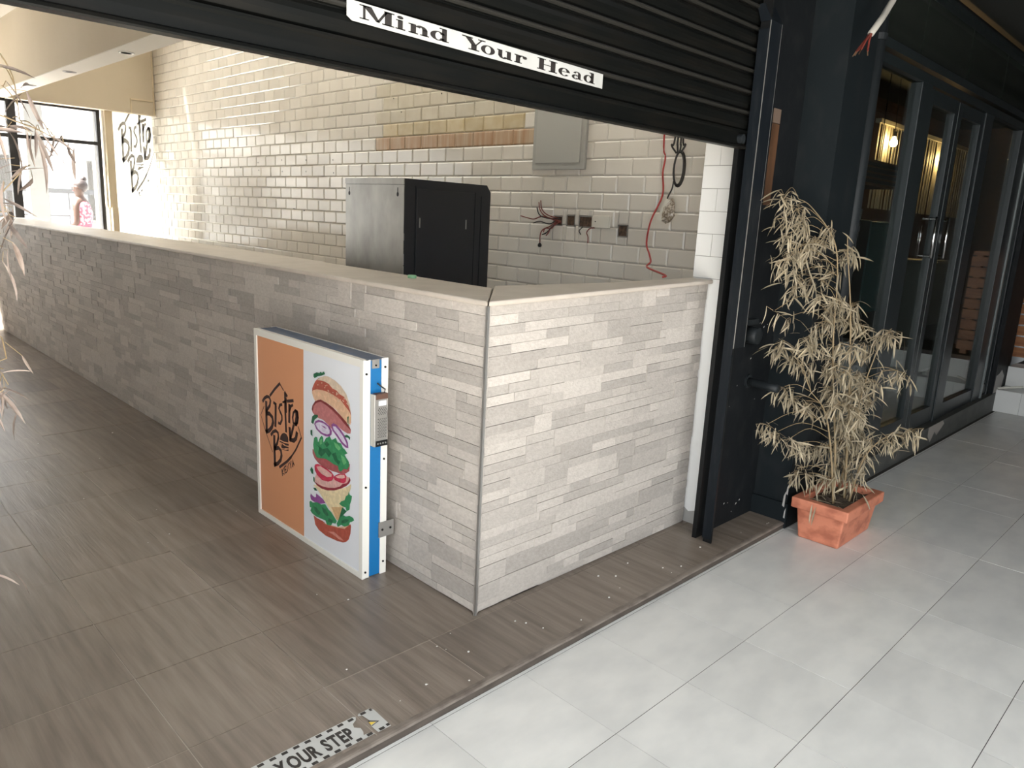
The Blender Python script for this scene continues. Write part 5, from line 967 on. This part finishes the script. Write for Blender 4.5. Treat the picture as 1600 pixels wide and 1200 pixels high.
# ------------------------------------------------------------------ terrace outside the far window
struct('floor', MB().box(-8, 12, 8.5, 22, -.3, -.05), M_ground, 'pale paved terrace outside the far window')
ex = thing('terrace_building', 'pale building facade opposite the far window', 'building', (2, 19, -.05))
obj('facade', MB().box(-8, 12, 19, 19.4, -.05, 3.6), M_facade, ex)
for k in range(5):
    wf = obj('window', MB().box(-5 + 3 * k, -3.4 + 3 * k, 18.95, 19.0, .8, 2.4), M_concrete, ex); obj('pane', MB().box(-4.9 + 3 * k, -3.5 + 3 * k, 18.93, 18.95, .9, 2.3), M_glass, wf)
for k, (x, y, w) in enumerate(((1.02, 10.3, .11), (1.92, 10.6, .075))):
    c_ = thing('terrace_post', ('pale terrace post left of the woman outside', 'slim pale terrace post right of the woman outside')[k], 'post', (x, y, -.05))
    obj('shaft', MB().box(x - w, x + w, y - w, y + w, -.05, 3.2), M_concrete, c_); obj('base_plate', MB().box(x - w - .04, x + w + .04, y - w - .04, y + w + .04, -.05, .0), M_concrete, c_)
ra = thing('railing', 'grey terrace railing with thin uprights outside the far window', 'railing', (1, 12.6, -.05))
obj('top_rail', MB().box(-4, 6, 12.57, 12.63, 1.50, 1.58), M_railing, ra); obj('mid_rail', MB().box(-4, 6, 12.585, 12.615, 1.12, 1.15), M_railing, ra)
um = MB().box(-.012, .012, -.012, .012, -.05, 1.5).mesh('upright', M_railing)
for k in range(34):
    o = bpy.data.objects.new('upright', um); o.location = (-4 + .3 * k, 12.6, 0); COL.objects.link(o); adopt(o, ra)
# the woman in the pink dress
def skin(name, pts, edges, radii, m, parent, sub=2):
    me = bpy.data.meshes.new(name); me.from_pydata(pts, edges, []); me.materials.append(m)
    o = link(name, me, parent); md = o.modifiers.new('skin', 'SKIN')
    if not me.skin_vertices: return o
    for i, rr in enumerate(radii):
        sv = me.skin_vertices[0].data[i]; sv.radius = rr if isinstance(rr, tuple) else (rr, rr); sv.use_root = i == 0
    md.use_smooth_shade = True
    s_ = o.modifiers.new('smooth', 'SUBSURF'); s_.levels = s_.render_levels = sub
    return o
PX, PY, PZ = 1.735, 11.0, -.05
wo = thing('person', 'woman in a pink spotted dress standing outside the far window', 'person', (PX, PY, PZ))
def q_(x, y, z): return (PX + x, PY + y, PZ + z)
J = [q_(0, 0, .95), q_(0, 0, 1.12), q_(.01, 0, 1.32), q_(.01, 0, 1.44), q_(-.01, -.02, 1.52), q_(-.02, -.03, 1.62), q_(-.02, -.03, 1.70),
     q_(.12, .13, 1.40), q_(.14, .16, 1.13), q_(.0, .02, 1.0), q_(-.08, -.06, 1.02), q_(-.10, -.13, 1.40), q_(-.11, -.17, 1.13), q_(-.20, -.06, 1.02), q_(-.26, -.02, 1.05),
     q_(.0, .09, .9), q_(.0, .10, .48), q_(.02, .10, .08), q_(-.12, .09, .03), q_(.0, -.09, .9), q_(-.02, -.10, .48), q_(.03, -.10, .08), q_(-.12, -.11, .03)]
E_ = [(0, 1), (1, 2), (2, 3), (3, 4), (4, 5), (5, 6), (3, 7), (7, 8), (8, 9), (9, 10), (3, 11), (11, 12), (12, 13), (13, 14), (0, 15), (15, 16), (16, 17), (17, 18), (0, 19), (19, 20), (20, 21), (21, 22)]
RR = [.15, .12, .14, .10, .05, .085, .07, .05, .042, .033, .028, .05, .042, .033, .028, .095, .06, .04, .03, .095, .06, .04, .03]
skin('body', J, E_, RR, M_skin, wo)
dr = MB(); n = 22
for z, rx, ry in ((.42, .27, .29), (.62, .23, .26), (.90, .18, .22), (1.08, .135, .165), (1.28, .15, .19), (1.40, .115, .185), (1.46, .07, .10)):
    for k in range(n):
        a = 2 * math.pi * k / n; wv = 1 + (.06 * math.sin(a * 7) if z < .8 else 0)
        dr.v.append(q_(.005 + rx * wv * math.cos(a), ry * wv * math.sin(a), z))
for i in range(6):
    for k in range(n): dr.f.append((i * n + k, i * n + (k + 1) % n, (i + 1) * n + (k + 1) % n, (i + 1) * n + k))
obj('dress', dr, M_dress, wo, True)
hr = MB(); hr.lathe([(0, -.07), (.06, -.075), (.094, -.02), (.098, .03), (.075, .08), (.03, .105), (0, .108)], q_(.015, -.02, 1.66), 16); hr.lathe([(0, -.04), (.03, -.035), (.045, 0), (.03, .035), (0, .045)], q_(.07, .02, 1.77), 12)
obj('hair', hr, M_hair, wo, True)
fa = MB(); fa.lathe([(0, -.02), (.010, -.012), (.013, .0), (.007, .02), (0, .024)], q_(-.108, -.035, 1.635), 10); obj('nose', fa, M_skin, wo, True)
for s_ in (-1, 1):
    obj('eye', MB().lathe([(0, -.008), (.009, 0), (0, .008)], q_(-.092, -.03 + .032 * s_, 1.665), 8), M_hair, wo)
    obj('shoe', MB().box(PX - .16, PX + .05, PY - .01 + .1 * s_ - .035, PY - .01 + .1 * s_ + .035, PZ, PZ + .05), M_hair, wo, bevel=.01)
obj('mouth', MB().box(PX - .1, PX - .088, PY - .05, PY - .01, PZ + 1.592, PZ + 1.599), mat('lip', (.32, .08, .08), .5), wo)
